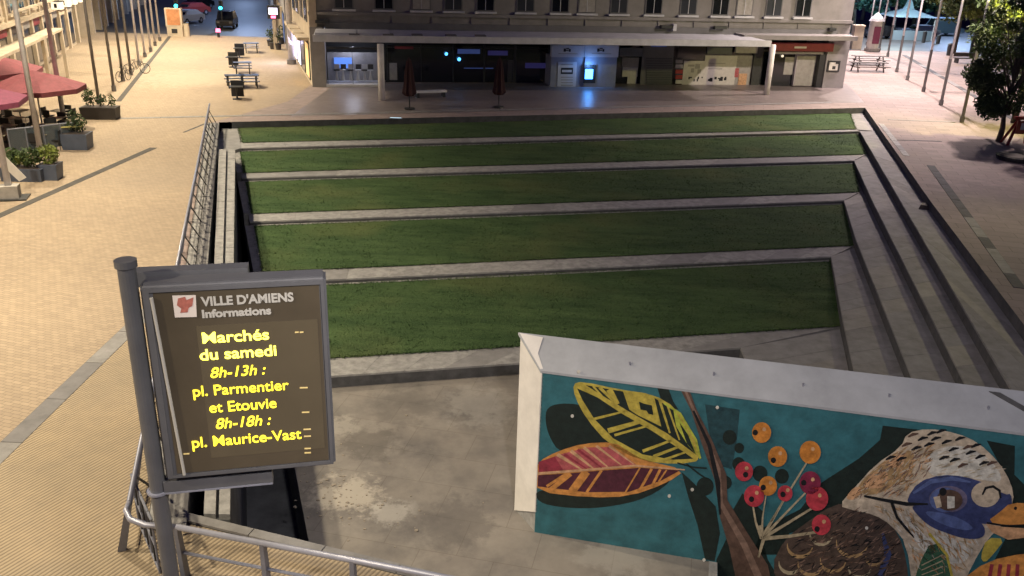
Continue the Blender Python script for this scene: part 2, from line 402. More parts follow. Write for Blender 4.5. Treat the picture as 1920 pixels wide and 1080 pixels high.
# ------------------------------------------------------------------ terraces
terr = MB()
for k in range(1, 6):
    poly_out = [BL[k - 1] if k > 1 else BL[0]] + wing_pts[k - 1]
    poly_in = [BL[k]] + wing_pts[k]
    zz = Z[k] - .05
    outs = poly_out + list(reversed(poly_in))
    L3 = [Vector((p.x, p.y, 0)) for p in outs]
    for t in tessellate_polygon([L3]):
        terr.add([(L3[i].x, L3[i].y, zz) for i in t], [(0, 1, 2)], 'stone_b')
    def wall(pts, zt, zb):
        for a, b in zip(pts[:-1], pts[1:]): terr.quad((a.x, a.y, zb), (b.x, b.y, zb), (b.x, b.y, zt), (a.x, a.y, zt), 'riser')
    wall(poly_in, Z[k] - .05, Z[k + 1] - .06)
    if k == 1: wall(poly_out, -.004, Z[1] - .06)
terrace = terr.build('terrace'); terrace['kind'] = 'structure'
# stage floor with a lower pit on the right under the mural
wallline_p = Vector((.62, 14.49)); WD = Vector((8.0, -1.72)).normalized(); WN = Vector((WD.y, -WD.x))  # WN toward the camera
def wpt(s, o=0): return wallline_p + WD * s + WN * o
fx = V2(G(1325, 1050, Z[6]))
S_CUT = (V2(onplane(1342, 1060, (wallline_p.x, wallline_p.y, 0), Vector((WN.x, WN.y, 0)))) - wallline_p).dot(WD)
floor_poly = [BL[5], E5, wing_pts[5][-1], (wpt(S_CUT).x + 4, wpt(S_CUT).y - 6), wpt(S_CUT, 5), wpt(S_CUT, -.3), wpt(14, -.3), (14, 8), (-2, 8)]
fl_l = BL[5]; fl_n = TW0 + TWD * (-4.5)
sheet('stage_floor', [[BL[5], E5 + Vector((0, .0)), wing_pts[5][-1], wing_pts[0][-2] + (wing_pts[0][-1] - wing_pts[0][-2]) * .42, wpt(12, -.2), wpt(S_CUT - .12, -.2), wpt(S_CUT - .12, 6), fl_n]], Z[6], 'stage_stone')
sheet('lower_floor', [[wpt(S_CUT - .5, 7), wpt(13, 7), wpt(13, -.2), wpt(S_CUT - .5, -.2)]], -3.6, 'stage_stone')
jb = MB(); a = wpt(S_CUT - .14, .02); b = wpt(S_CUT - .14, 6)
c = wpt(S_CUT + .02, 6); d = wpt(S_CUT + .02, .02)
jb.prism([a, b, c, d], -3.6, Z[6] + .02); j = jb.build('stone_kerb', 'kerb_pale'); j['kind'] = 'structure'

# retaining faces round the pit (plaza edge), trenches and middle wall
pit = MB()
def vface(mb, a, b, zt, zb, m): mb.quad((a.x, a.y, zb), (b.x, b.y, zb), (b.x, b.y, zt), (a.x, a.y, zt), m)
vface(pit, NL, BL0, -.004, -4.2, 'concrete_dark'); vface(pit, NL, NRp, -.004, -4.2, 'concrete_dark'); vface(pit, NRp, A_near, -.004, -4.2, 'concrete_dark')
e0 = TW0 + TWD * (-5); e1 = BL[1]
for k in range(1, 7):
    y0 = BL[k - 1] if k > 1 else BL[1]
seq = [(fl_n, BL[5], Z[6]), (BL[5], BL[4], Z[5]), (BL[4], BL[3], Z[4]), (BL[3], BL[2], Z[3]), (BL[2], BL[1], Z[2])]
for a, b, z in seq: vface(pit, a, b, z - .004, -4.2, 'concrete_dark')
lo = [NL + Vector((-1, -1)), near0 + Vector((6, -3)), fl_n + Vector((1, 0)), BL[1] + Vector((1, 0)), BL0 + Vector((-1, 1))]
pit.add([(p.x, p.y, -4.2) for p in lo], [tuple(range(len(lo)))], 'concrete_dark')
o = pit.build('pit_walls'); o['kind'] = 'structure'
# left square at the head of the trench (plaza-level flag, z1)
sq = [BL0 + Vector((.15, -.05)), BL[0], BL[1], W_L[1] + Vector((-.35, 0))]
# middle wall in the trench with two coping rows
wl = [on(W_L, 11.9), on(W_L, 38.6), on(W_R, 38.6), on(W_R, 11.9)]
mw = MB().prism(wl, -4.2, -.06).build('trench_wall', 'concrete_dark'); tag(mw, 'long concrete wall with two pale coping rows in the trench beside the lawn', 'wall')
for i in range(16):
    ya, yb = 11.9 + 26.7 * i / 16 + .012, 11.9 + 26.7 * (i + 1) / 16 - .012
    for f0, f1, mm in ((-.04, .44, 'kerb_pale'), (.58, 1.04, 'kerb_pale')):
        q = [lerp(on(W_L, ya), on(W_R, ya), f0), lerp(on(W_L, ya), on(W_R, ya), f1), lerp(on(W_L, yb), on(W_R, yb), f1), lerp(on(W_L, yb), on(W_R, yb), f0)]
        MB().prism(q, -.06, random.uniform(.03, .045)).build('coping_slab', mm, mw)
# end cap slabs of the trench: square landing
lm = MB().prism([BL0 + Vector((.1, 0)), BL[0] + Vector((.3, 0)), BL[1] + Vector((.25, 0)), W_L[1] + Vector((-.3, .05))], -4.2, Z[1] + .01).build('landing', 'stone'); lm['kind'] = 'structure'
# plaza coping along trench edge
cp = MB(); e1d = (T1L[1] - T1L[0])
rows = MB().prism([on(T1L, 11.5) + Vector((-.62, 0)), on(T1L, 11.5), on(T1L, 44.5), on(T1L, 44.5) + Vector((-.62, 0))], -.1, .01).build('trench_kerb', 'joint'); rows['kind'] = 'structure'
for i in range(24):
    ya, yb = 11.5 + 33 * i / 24 + .012, 11.5 + 33 * (i + 1) / 24 - .012
    for x0, x1, hh, mm in ((-.6, -.34, .03, 'kerb_pale'), (-.3, .03, .06, 'stone_b')):
        MB().prism([on(T1L, ya) + Vector((x0, 0)), on(T1L, ya) + Vector((x1, 0)), on(T1L, yb) + Vector((x1, 0)), on(T1L, yb) + Vector((x0, 0))], -.08, hh).build('kerb_stone', mm, rows)
# near coping along the pit edge at the bottom
nd = NEAR_D.normalized(); nn = Vector((-nd.y, nd.x))
rows2 = MB().prism([NL - nn * .17, NL + nd * 12 - nn * .17, NL + nd * 12, NL], -.1, .01).build('pit_kerb', 'joint'); rows2['kind'] = 'structure'
for i in range(9):
    a = NL + nd * (i * 1.3 + .01); b = NL + nd * ((i + 1) * 1.3 - .01)
    MB().prism([a - nn * .16, b - nn * .16, b + nn * .02, a + nn * .02], -.1, .05).build('kerb_stone', 'stone_b', rows2)

# slabs along the treads
def slabs(outer, inner, z, n, parent, split=1, ms=('stone', 'stone', 'stone_b', 'stone_c')):
    """strip between two polylines, n slabs"""
    def cum(P):
        c = [0]
        for a, b in zip(P[:-1], P[1:]): c.append(c[-1] + (b - a).length)
        return c
    def at(P, c, t):
        s = t * c[-1]
        for i in range(len(P) - 1):
            if s <= c[i + 1] + 1e-6: return lerp(P[i], P[i + 1], (s - c[i]) / (c[i + 1] - c[i]))
        return P[-1]
    co, ci = cum(outer), cum(inner)
    for i in range(n):
        g = .005 / co[-1]
        t0, t1 = i / n + g, (i + 1) / n - g
        for j in range(split):
            f0, f1 = j / split + .006, (j + 1) / split - .006
            q = [lerp(at(outer, co, t0), at(inner, ci, t0), f0), lerp(at(outer, co, t1), at(inner, ci, t1), f0), lerp(at(outer, co, t1), at(inner, ci, t1), f1), lerp(at(outer, co, t0), at(inner, ci, t0), f1)]
            MB().prism(q, z - .06, z + random.uniform(-.003, .003)).build('stone_slab', random.choice(ms), parent)
# grass edges (pixel traced, on their own levels)
gr_front = [((450, 268), (1605, 243)), ((453, 325), (1622, 290)), ((460, 402), (1610, 361)), ((600, 506), (1601, 461)), ((610, 673), (1578, 612))]
gr_back_r = [(1592, 207), (1606, 251), (1599, 306), (1581, 381), (1557, 487)]
gfl, gfr = [], []
lefts_in = .12
for k in range(5):
    p, q = line2(*gr_front[k], Z[k + 1]); gfr.append(q)
    e = TW0 + Vector((lefts_in, 0)); gfl.append(inter(p, q - p, e, TWD))
for k in range(1, 6):
    # coping strip in front of grass k, between its front line and riser line k
    o1, o2 = gfl[k - 1], gfr[k - 1]
    slabs([o1 - Vector((lefts_in, 0)), o2], [BL[k], BR[k]], Z[k], 15 if k < 5 else 12, terrace, ms=('kerb_pale', 'kerb_pale', 'stone'))
# right wings: tread k between riser line k-1 and riser line k, from the grass corner on
def cut(P, y):
    out = []
    for a, b in zip(P[:-1], P[1:]):
        if a.y >= y >= b.y: out = [lerp(a, b, (a.y - y) / (a.y - b.y))] ; out += [p for p in P if p.y < y]; return out
    return P
for k in range(1, 6):
    outer = wing_pts[k - 1]; inner = wing_pts[k]
    inn = [gfr[k - 1] if k < 5 else gfr[4]] + [p for p in inner if p.y < gfr[k - 1].y - .1]
    if k < 5: inn = [BR[k]] + inner[1:]
    out = cut(outer, gfr[k - 1].y - .25 + (0 if k > 1 else 0))
    if k == 5: inn = [BR[5]] + inner[1:]
    slabs(out, inn, Z[k] + .002, [26, 24, 22, 20, 14][k - 1], terrace)
# tread 1 also wraps the top lawn: back strip and right strip
gb_r = V2(G(1592, 208, Z[1])); gb_l = V2(G(450, 235, Z[1]))
slabs([BL[0], BR[0] + Vector((-.25, -.05))], [inter(gb_l, gb_r - gb_l, TW0, TWD), gb_r], Z[1], 16, terrace, ms=('kerb_pale',))
slabs([BR[0] + Vector((-.05, -.15)), cut(wing_pts[0], gfr[0].y - .25)[0]], [gb_r, gfr[0]], Z[1] + .001, 4, terrace)

# grass beds: sloping sheets with a ragged edge
for k in range(5):
    fl_, fr_ = gfl[k], gfr[k]
    zb = Z[k] - .14 if k else Z[1] + .02
    zf = Z[k + 1] + .025
    if k == 0: bl, br = inter(gb_l, gb_r - gb_l, TW0 + Vector((.35, 0)), TWD), gb_r
    else:
        off = Vector((.05, -.16))
        bl = BL[k] + Vector((lefts_in + .06, -.12)); br = V2(G(*gr_back_r[k], zb))
    if k == 0: fl_ = inter(fl_, fr_ - fl_, TW0 + Vector((.35, 0)), TWD)
    nx, ny = 90, 14
    mb = MB(); vs = []
    for j in range(ny + 1):
        for i in range(nx + 1):
            u, v = i / nx, j / ny
            p = lerp(lerp(bl, br, u), lerp(fl_, fr_, u), v)
            e = min(i, nx - i, j, ny - j)
            zz = lerp(zb, zf, v) + (random.uniform(-.012, .018) if e else 0)
            if e == 0: p = p + Vector((random.uniform(-.03, .03), random.uniform(-.03, .03)))
            vs.append((p.x, p.y, zz))
    fs = [(j * (nx + 1) + i, j * (nx + 1) + i + 1, (j + 1) * (nx + 1) + i + 1, (j + 1) * (nx + 1) + i) for j in range(ny) for i in range(nx)]
    mb.add(vs, fs)
    rnd_ = random.Random(k)
    for q_ in range(9000 + 1500 * k):
        u, v = rnd_.random(), rnd_.random(); e_ = rnd_.random()
        if e_ < .30: v = rnd_.choice((0, 1)) + rnd_.gauss(0, .006)
        elif e_ < .36: u = rnd_.choice((0, 1)) + rnd_.gauss(0, .0012)
        p = lerp(lerp(bl, br, u), lerp(fl_, fr_, u), v); z_ = lerp(zb, zf, v) + .002; a_ = rnd_.uniform(0, PI); w_ = rnd_.uniform(.015, .035); h_ = rnd_.uniform(.022, .034)
        dx_, dy_ = math.cos(a_) * w_, math.sin(a_) * w_
        mb.add([(p.x - dx_, p.y - dy_, z_), (p.x + dx_, p.y + dy_, z_), (p.x + rnd_.uniform(-.07, .07), p.y + rnd_.uniform(-.07, .07), z_ + h_)], [(0, 1, 2)])
    g = mb.build('grass', 'grass', smooth=True)
    # skirt of soil
    nm = ['top strip of lawn behind the uppermost stone step', 'second strip of lawn below the top one on the terraces', 'middle strip of lawn on the stone terraces', 'fourth strip of lawn from the shops, above the widest one', 'widest and lowest strip of lawn next to the stage floor']
    tag(g, nm[k], 'lawn', kind='stuff')
    # thin pale edging along the back of the strip
    if k:
        root = MB().prism([BL[k] + Vector((.02, -.015)), BR[k] + Vector((-.05, -.015)), BR[k] + Vector((-.08, -.13)), BL[k] + Vector((.02, -.13))], Z[k + 1] - .4, zb + .01).build('lawn_edging', 'kerb_pale'); root['kind'] = 'structure'
        # left edging strip of this bed
        q = [bl + Vector((-.34, 0)), bl, fl_, fl_ + Vector((-.3, 0))]
        mb = MB(); mb.hexa([(q[0].x, q[0].y, -2.4), (q[1].x, q[1].y, -2.4), (q[2].x, q[2].y, -2.4), (q[3].x, q[3].y, -2.4)],
                [(q[0].x, q[0].y, zb + .02), (q[1].x, q[1].y, zb + .02), (q[2].x, q[2].y, zf + .01), (q[3].x, q[3].y, zf + .01)])
        o = mb.build('lawn_side_kerb', 'kerb_pale'); o['kind'] = 'structure'
# rubble on the stage floor
rb = MB()
for (cx, cy, n, sx, sy) in ((640, 940, 70, 36, 26), (650, 870, 26, 40, 40), (720, 960, 30, 40, 26), (620, 900, 26, 30, 20), (690, 800, 8, 60, 40), (800, 900, 8, 90, 60)):
    for i in range(n):
        c = G(random.gauss(cx, sx), random.gauss(cy, sy), Z[6]); r = random.uniform(.008, .022) * random.choice([1, 1, 2])
        pts = [(c.x + r * random.uniform(.5, 1) * math.cos(a) * 1.3, c.y + r * random.uniform(.5, 1) * math.sin(a)) for a in [0, 1.2, 2.5, 3.8, 5.1]]
        rb.prism(pts, Z[6], Z[6] + r * .5)
for i in range(40):
    c = lerp(V2(G(620, 712, Z[6])), V2(G(975, 690, Z[6])), random.random()) + Vector((0, random.uniform(-.2, .0))); r = random.uniform(.02, .06)
    rb.prism([(c.x + r * random.uniform(.5, 1) * math.cos(a) * 1.5, c.y + r * random.uniform(.4, .8) * math.sin(a)) for a in [0, 1.2, 2.5, 3.8, 5.1]], Z[6], Z[6] + r * .3)
tag(rb.build('litter', 'grime'), 'pale chips and dry debris scattered over the stage floor', 'litter', kind='stuff')
stn = MB()
tag(MB().hexa([G(1722, 392, Z[1]), G(1742, 394, Z[1]), G(1744, 386, Z[1]), G(1727, 384, Z[1])], [Vector(G(1725, 391, Z[1])) + Vector((0, 0, .16)), Vector(G(1739, 392, Z[1])) + Vector((0, 0, .13)), Vector(G(1741, 387, Z[1])) + Vector((0, 0, .1)), Vector(G(1729, 386, Z[1])) + Vector((0, 0, .15))]).build('crumpled_bag', 'wood_dark'), 'small crumpled brown bag lying on the upper stone step', 'bag')
for (px, py) in ((742, 221), (745, 253), (1147, 212)):
    pass
gl = empty('ground_light', G(742, 221, 0), 0, 'small flush light shining white at the back kerb of the lawn', 'light')
MB().prism([(-.3, -.09), (.3, -.09), (.3, .09), (-.3, .09)], -.02, .012).build('lens', 'ground_light', gl)
MB().prism([(-.36, -.14), (.36, -.14), (.36, .14), (-.36, .14)], -.03, .008).build('frame', 'steel', gl)

# ------------------------------------------------------------------ mural wall
WT = 1.62
WP0 = (wallline_p.x, wallline_p.y, 0); WN3 = Vector((WN.x, WN.y, 0))
def W(px, py, layer=0):
    off = .0035 * layer
    return onplane(px, py, (WP0[0] + WN.x * off, WP0[1] + WN.y * off, 0), WN3)
mural = empty('mural_wall', (wallline_p.x, wallline_p.y, 0), 0, 'low flat-roofed wall block painted with a bird, berries and big leaves on teal', 'mural wall')
def local(p): return (p[0] - wallline_p.x, p[1] - wallline_p.y, p[2])
WLEN, WDEP = 11.5, 1.72
BC = V2(G(966, 957, Z[6]))                                  # back bottom corner of the end face
BKO = BC - wallline_p
def back_z(px, py, q):                                       # height where the picture ray passes over a plan point line
    return onplane(px, py, (q.x, q.y, 0), WN3).z
mat('teal', (.034, .145, .18), .6, var=.38, scale=2.6, bump=.35)
zbl = back_z(985, 626, BC); zbr = back_z(1920, 735, BC); s_br = (V2(onplane(1920, 735, (BC.x, BC.y, 0), WN3)) - BC).dot(WD)
def wsk(s, f): return wallline_p + WD * s + BKO * f
def zb(s): return zbl + (zbr - zbl) * s / s_br
def wblock(s0, s1, f0, f1, z0, dz0, dz1, name, m):
    """block between front line (f=0) and back line (f=1) with the roof's slope"""
    zt = lambda s, f: WT + (zb(s) - WT) * min(f, 1)
    Q = [(s0, f0), (s1, f0), (s1, f1), (s0, f1)]
    top = [local((*wsk(a, f), zt(a, f) + dz1)) for a, f in Q]
    bot = [local((*wsk(a, f), (z0 if z0 is not None else zt(a, f) + dz0))) for a, f in Q]
    return MB().hexa(bot, top).build(name, m, mural)
wblock(.02, WLEN, .015, 1, -3.6, 0, -.05, 'wall_body', 'kerb_pale')
wblock(0, WLEN, 0, .014, -3.6, 0, -.051, 'painted_panel', 'teal')
wblock(-.05, WLEN, -.04, 1.05, None, -.049, 0, 'roof', 'roof_grey')
q0, q1 = wsk(-.0, .0), wsk(0, 1); e_ = WD * .02
zf_ = onplane(1003, 960, (q0.x, q0.y, 0), WN3).z
mb = MB(); mb.hexa([local((*(q0 - e_), zf_)), local((*(q0 + e_), zf_)), local((*(q1 + e_), -2.1)), local((*(q1 - e_), -2.1))],
    [local((*(q0 - e_), WT - .05)), local((*(q0 + e_), WT - .05)), local((*(q1 + e_), zbl - .05)), local((*(q1 - e_), zbl - .05))]); mb.build('end_panel', 'white_paint', mural)
a, b, c = wsk(-.04, .97), wsk(.42, .92), wsk(-.02, .0)
rz_ = lambda s, f: WT + (zb(s) - WT) * f
mb = MB(); P = [(-.04, 1.0), (.40, .95), (.10, .45), (.02, .02), (-.04, .0)]
mb.hexa([local((*wsk(a, f), rz_(a, f) + .001)) for a, f in P], [local((*wsk(a, f), rz_(a, f) + .005)) for a, f in P]); mb.build('roof_paint', 'white_paint', mural)
def shape(mb, pts, layer, m, sm=True):
    P = [W(x, y, layer) for x, y in pts]
    L3 = [Vector(((p.x - WP0[0]) * WD.x + (p.y - WP0[1]) * WD.y, p.z, 0)) for p in P]
    for t in tessellate_polygon([L3]): mb.add([local(P[i]) for i in t], [(0, 1, 2)], m)
def smooth_pts(pts, it=2):
    for _ in range(it):
        o = []
        for i in range(len(pts)):
            a, b = pts[i], pts[(i + 1) % len(pts)]
            o += [(a[0] * .75 + b[0] * .25, a[1] * .75 + b[1] * .25), (a[0] * .25 + b[0] * .75, a[1] * .25 + b[1] * .75)]
        pts = o
    return pts
def stroke(mb, pts, w, layer, m):
    n = len(pts); ws = w if isinstance(w, (list, tuple)) else [w] * n; l, r = [], []
    for i, p in enumerate(pts):
        a, b = pts[max(0, i - 1)], pts[min(n - 1, i + 1)]
        dx, dy = b[0] - a[0], b[1] - a[1]; q = math.hypot(dx, dy) or 1
        l.append((p[0] - dy / q * ws[i] / 2, p[1] + dx / q * ws[i] / 2)); r.append((p[0] + dy / q * ws[i] / 2, p[1] - dx / q * ws[i] / 2))
    shape(mb, l + r[::-1], layer, m)
def circ(mb, x, y, r, layer, m, ry=None, n=22): shape(mb, [(x + r * math.cos(2 * PI * i / n), y + (ry or r * 1.08) * math.sin(2 * PI * i / n)) for i in range(n)], layer, m)
for nme, c in dict(p_black=(.010, .020, .018), p_teal_dk=(.018, .062, .078), p_yellow=(.50, .40, .07), p_lime=(.42, .46, .06), p_orange=(.62, .27, .07), p_peach=(.62, .36, .20), p_crimson=(.30, .035, .06),
                   p_maroon=(.085, .018, .035), p_rose=(.45, .10, .11), p_brown=(.11, .065, .05), p_brown_lt=(.22, .14, .11), p_berry=(.50, .045, .07), p_berry_dk=(.22, .02, .06), p_amber=(.58, .22, .04), p_cream=(.55, .46, .36),
                   p_white=(.62, .60, .55), p_tan=(.40, .26, .13), p_navy=(.045, .06, .17), p_blue=(.10, .14, .33), p_body=(.085, .058, .048), p_ink=(.008, .009, .012), p_green=(.04, .12, .07), p_stalk=(.42, .35, .24), p_violet=(.15, .13, .22)).items():
    mat(nme, c, .6, var=.45, scale=7.5, bump=.25)
sh = MB()
for pts in ([(1025, 762), (1060, 755), (1105, 762), (1150, 800), (1175, 845), (1100, 842), (1050, 850), (1030, 820), (1022, 790)],
            [(1005, 915), (1100, 925), (1200, 915), (1270, 893), (1215, 935), (1130, 953), (1060, 953), (1006, 942)]):
    shape(sh, smooth_pts(pts), 1, 'p_black')
shape(sh, [(1278, 885), (1300, 905), (1342, 950), (1350, 1000), (1340, 1052), (1322, 1049), (1308, 985), (1290, 930)], 1, 'p_black')
shape(sh, [(1231, 722), (1252, 725), (1262, 752), (1272, 768), (1258, 765), (1240, 752)], 1, 'p_black')
shape(sh, [(1322, 758), (1387, 768), (1381, 830), (1372, 880), (1340, 870), (1328, 800)], 1, 'p_teal_dk')
for x, y, r in ((1368, 820, 13), (1386, 840, 9), (1385, 870, 12), (1322, 912, 16), (1360, 905, 12), (1425, 888, 14), (1466, 893, 13)): circ(sh, x, y, r, 2, 'p_black')
shape(sh, [(1655, 798), (1725, 806), (1715, 835), (1650, 870), (1600, 920), (1580, 960), (1530, 985), (1480, 1000), (1460, 1040), (1410, 1040), (1430, 990), (1500, 955), (1540, 905), (1610, 860), (1650, 825)], 1, 'p_black')
shape(sh, [(1392, 925), (1432, 960), (1425, 1000), (1440, 1050), (1470, 1100), (1348, 1100), (1343, 1050), (1362, 1010), (1372, 960)], 1, 'p_black')
shape(sh, [(1850, 826), (1903, 836), (1902, 890), (1920, 908), (1960, 960), (1940, 1080), (1850, 1080), (1890, 1000), (1890, 900)], 1, 'p_black')
sh.build('painted_shadow', None, mural)
lf = MB()
L1 = smooth_pts([(1074, 720), (1092, 715), (1160, 730), (1225, 739), (1268, 765), (1302, 820), (1317, 863), (1270, 871), (1200, 864), (1140, 832), (1100, 786), (1078, 745)], 1)
shape(lf, L1, 2, 'p_yellow')
shape(lf, [(1082, 728), (1120, 745), (1165, 775), (1235, 815), (1300, 860), (1262, 862), (1205, 852), (1150, 822), (1114, 785), (1092, 750)], 3, 'p_black')
shape(lf, [(1098, 722), (1150, 731), (1222, 743), (1262, 768), (1293, 822), (1306, 853), (1250, 812), (1180, 772), (1130, 742)], 3, 'p_black')
shape(lf, [(1168, 733), (1226, 742), (1240, 800), (1195, 778), (1180, 768)], 4, 'p_yellow')
shape(lf, [(1262, 766), (1285, 800), (1308, 855), (1290, 835), (1268, 800)], 4, 'p_lime')
shape(lf, [(1274, 792), (1290, 815), (1304, 850), (1288, 832)], 5, 'p_black')
shape(lf, [(1198, 753), (1208, 757), (1222, 760), (1225, 778), (1216, 776), (1212, 770), (1201, 768)], 5, 'p_black')
for a, b, w in (((1112, 786), (1172, 771), 5), ((1140, 808), (1202, 790), 10), ((1152, 816), (1216, 798), 5), ((1205, 846), (1258, 826), 6), ((1225, 856), (1272, 838), 6), ((1245, 862), (1285, 848), 5),
                ((1112, 724), (1130, 744), 4), ((1124, 726), (1150, 752), 6), ((1142, 730), (1158, 758), 12), ((1236, 748), (1256, 812), 5), ((1250, 756), (1274, 825), 4), ((1088, 720), (1200, 790), 4), ((1200, 790), (1308, 862), 5)):
    stroke(lf, [a, b], [w, w * .7], 4, 'p_yellow')
stroke(lf, [(1245, 756), (1275, 775), (1305, 825), (1313, 860)], 4, 5, 'p_lime')
lf.build('painted_leaf', None, mural)
lf = MB()
shape(lf, smooth_pts([(1008, 866), (1045, 846), (1095, 831), (1152, 829), (1178, 846), (1205, 862), (1286, 881), (1250, 906), (1180, 931), (1105, 933), (1006, 922), (1008, 890)], 1), 2, 'p_orange')
shape(lf, [(1011, 868), (1050, 852), (1100, 839), (1145, 838), (1178, 860), (1192, 871), (1120, 877), (1055, 882), (1010, 886)], 3, 'p_rose')
shape(lf, [(1010, 866), (1040, 856), (1056, 882), (1010, 886)], 4, 'p_crimson')
shape(lf, [(1009, 891), (1060, 888), (1130, 882), (1200, 877), (1275, 882), (1240, 901), (1180, 922), (1100, 923), (1008, 912)], 3, 'p_maroon')
for a, b, w in (((1045, 852), (1090, 880), 7), ((1070, 845), (1112, 878), 7), ((1095, 839), (1140, 876), 6), ((1118, 836), (1165, 872), 5), ((1142, 836), (1188, 870), 5)): stroke(lf, [a, b], [w, w * .4], 4, 'p_peach')
for a, b in (((1058, 852), (1100, 879)), ((1083, 843), (1128, 877))): stroke(lf, [a, b], [5, 2], 5, 'p_crimson')
for a, b, w in (((1070, 888), (1030, 920), 9), ((1062, 888), (1025, 912), 5), ((1100, 884), (1072, 922), 15), ((1128, 882), (1100, 923), 5), ((1200, 877), (1172, 924), 3), ((1222, 879), (1200, 918), 5), ((1238, 880), (1222, 912), 5), ((1250, 881), (1235, 903), 3)): stroke(lf, [a, b], w, 4, 'p_orange')
stroke(lf, [(1008, 888), (1100, 881), (1190, 873), (1284, 881)], [5, 4, 4, 2], 5, 'p_peach')
lf.build('painted_leaf', None, mural)
stm = MB()
shape(stm, [(1274, 727), (1292, 730), (1306, 768), (1335, 825), (1362, 890), (1364, 938), (1402, 1000), (1440, 1060), (1450, 1110), (1385, 1110), (1368, 1030), (1350, 970), (1340, 900), (1315, 830), (1296, 770)], 4, 'p_brown')
stroke(stm, [(1284, 730), (1310, 790), (1348, 880), (1352, 945), (1395, 1020), (1430, 1100)], [5, 5, 6, 8, 12, 14], 5, 'p_brown_lt')
stroke(stm, [(1300, 770), (1330, 835), (1346, 905), (1350, 965)], [4, 7, 9, 3], 6, 'p_ink')
stroke(stm, [(1287, 870), (1310, 888), (1335, 905)], 3, 4, 'p_black'); stroke(stm, [(1270, 868), (1300, 876), (1325, 878)], 3, 4, 'p_black')
stm.build('painted_branch', None, mural)
bs = MB()
for (x, y, w) in ((1519, 850, 4), (1532, 937, 5), (1472, 928, 4), (1414, 932, 4), (1540, 985, 6), (1520, 905, 4), (1440, 912, 3)): stroke(bs, [(1428, 1010), ((x + 1428) / 2 - 4, (y + 1010) / 2 + 8), (x - 3, y + 12)], [w + 2, w, w - 1], 9, 'p_stalk')
stroke(bs, [(1425, 985), (1432, 1010), (1422, 1045)], [8, 7, 4], 4, 'p_stalk')
bs.build('painted_stalk', None, mural)
for x, y, r, mm, dk in ((1428, 811, 18, 'p_amber', (-12, 0)), (1458, 856, 18, 'p_amber', (-8, 7)), (1519, 848, 20, 'p_amber', None), (1440, 911, 17, 'p_amber', (-9, 3)), (1395, 884, 17, 'p_berry', (3, 6)), (1414, 930, 19, 'p_berry', (-5, 6)), (1472, 925, 14, 'p_berry', (-4, 2)), (1519, 905, 20, 'p_berry_dk', (-12, 0)), (1532, 935, 21, 'p_berry', None), (1540, 984, 18, 'p_berry', (-8, 8))):
    b = MB(); circ(b, x, y, r, 13, mm)
    if dk: circ(b, x + dk[0], y + dk[1], 5, 14, 'p_ink')
    circ(b, x + 5, y - 6, 3.5, 14, 'p_peach')
    b.build('painted_berry', None, mural)
bd_ = MB()
shape(bd_, smooth_pts([(1470, 1110), (1445, 1062), (1472, 1010), (1505, 985), (1562, 945), (1605, 945), (1655, 970), (1685, 1000), (1700, 1050), (1705, 1110)], 1), 6, 'p_body')
shape(bd_, smooth_pts([(1572, 948), (1602, 915), (1640, 872), (1690, 838), (1700, 812), (1740, 803), (1795, 812), (1835, 830), (1872, 865), (1896, 905), (1902, 940), (1880, 985), (1852, 1010), (1825, 1055), (1800, 1110), (1712, 1110), (1700, 1020), (1672, 985), (1640, 965), (1600, 957)], 1), 7, 'p_cream')
shape(bd_, smooth_pts([(1625, 890), (1690, 840), (1720, 850), (1700, 900), (1640, 930), (1600, 925)], 2), 8, 'p_tan')
shape(bd_, smooth_pts([(1735, 850), (1800, 830), (1860, 862), (1885, 905), (1840, 900), (1790, 890), (1740, 895)], 2), 8, 'p_white')
shape(bd_, smooth_pts([(1735, 1000), (1800, 1010), (1822, 1040), (1800, 1060), (1770, 1050), (1745, 1030)], 2), 8, 'p_white')
shape(bd_, smooth_pts([(1700, 935), (1722, 903), (1765, 890), (1808, 893), (1845, 905), (1885, 928), (1896, 925), (1898, 950), (1870, 978), (1845, 985), (1800, 968), (1745, 955), (1706, 948)], 1), 9, 'p_navy')
stroke(bd_, [(1712, 925), (1745, 903), (1785, 897), (1820, 904)], [4, 8, 8, 3], 10, 'p_blue')
shape(bd_, smooth_pts([(1702, 945), (1740, 955), (1800, 960), (1845, 980), (1848, 1008), (1815, 1012), (1775, 1000), (1738, 985)], 2), 10, 'p_navy')
shape(bd_, smooth_pts([(1725, 955), (1790, 966), (1830, 990), (1810, 996), (1760, 982)], 2), 11, 'p_blue')
circ(bd_, 1848, 927, 27, 11, 'p_cream', ry=24)
stroke(bd_, [(1842, 928), (1848, 915), (1862, 912), (1874, 920), (1876, 934)], [3, 5, 5, 5, 3], 12, 'p_ink')
circ(bd_, 1778, 936, 36, 10, 'p_violet', ry=25); circ(bd_, 1772, 937, 29, 11, 'p_blue', ry=23); circ(bd_, 1780, 938, 25, 12, 'p_brown', ry=20)
shape(bd_, [(1750, 932), (1762, 930), (1766, 950), (1756, 953)], 13, 'p_cream'); shape(bd_, [(1776, 930), (1790, 931), (1790, 952), (1776, 954)], 13, 'p_white'); circ(bd_, 1768, 922, 7, 13, 'p_ink')
shape(bd_, smooth_pts([(1850, 978), (1875, 960), (1895, 942), (1945, 945), (1950, 985), (1890, 985)], 1), 12, 'p_orange')
shape(bd_, [(1848, 982), (1880, 988), (1948, 992), (1940, 1006), (1890, 1012), (1860, 998)], 12, 'p_peach')
shape(bd_, smooth_pts([(1850, 1008), (1885, 1010), (1862, 1040), (1846, 1056), (1838, 1045)], 1), 11, 'p_yellow')
stroke(bd_, [(1850, 980), (1885, 986), (1930, 984)], 3, 13, 'p_ink'); circ(bd_, 1904, 953, 3, 13, 'p_ink')
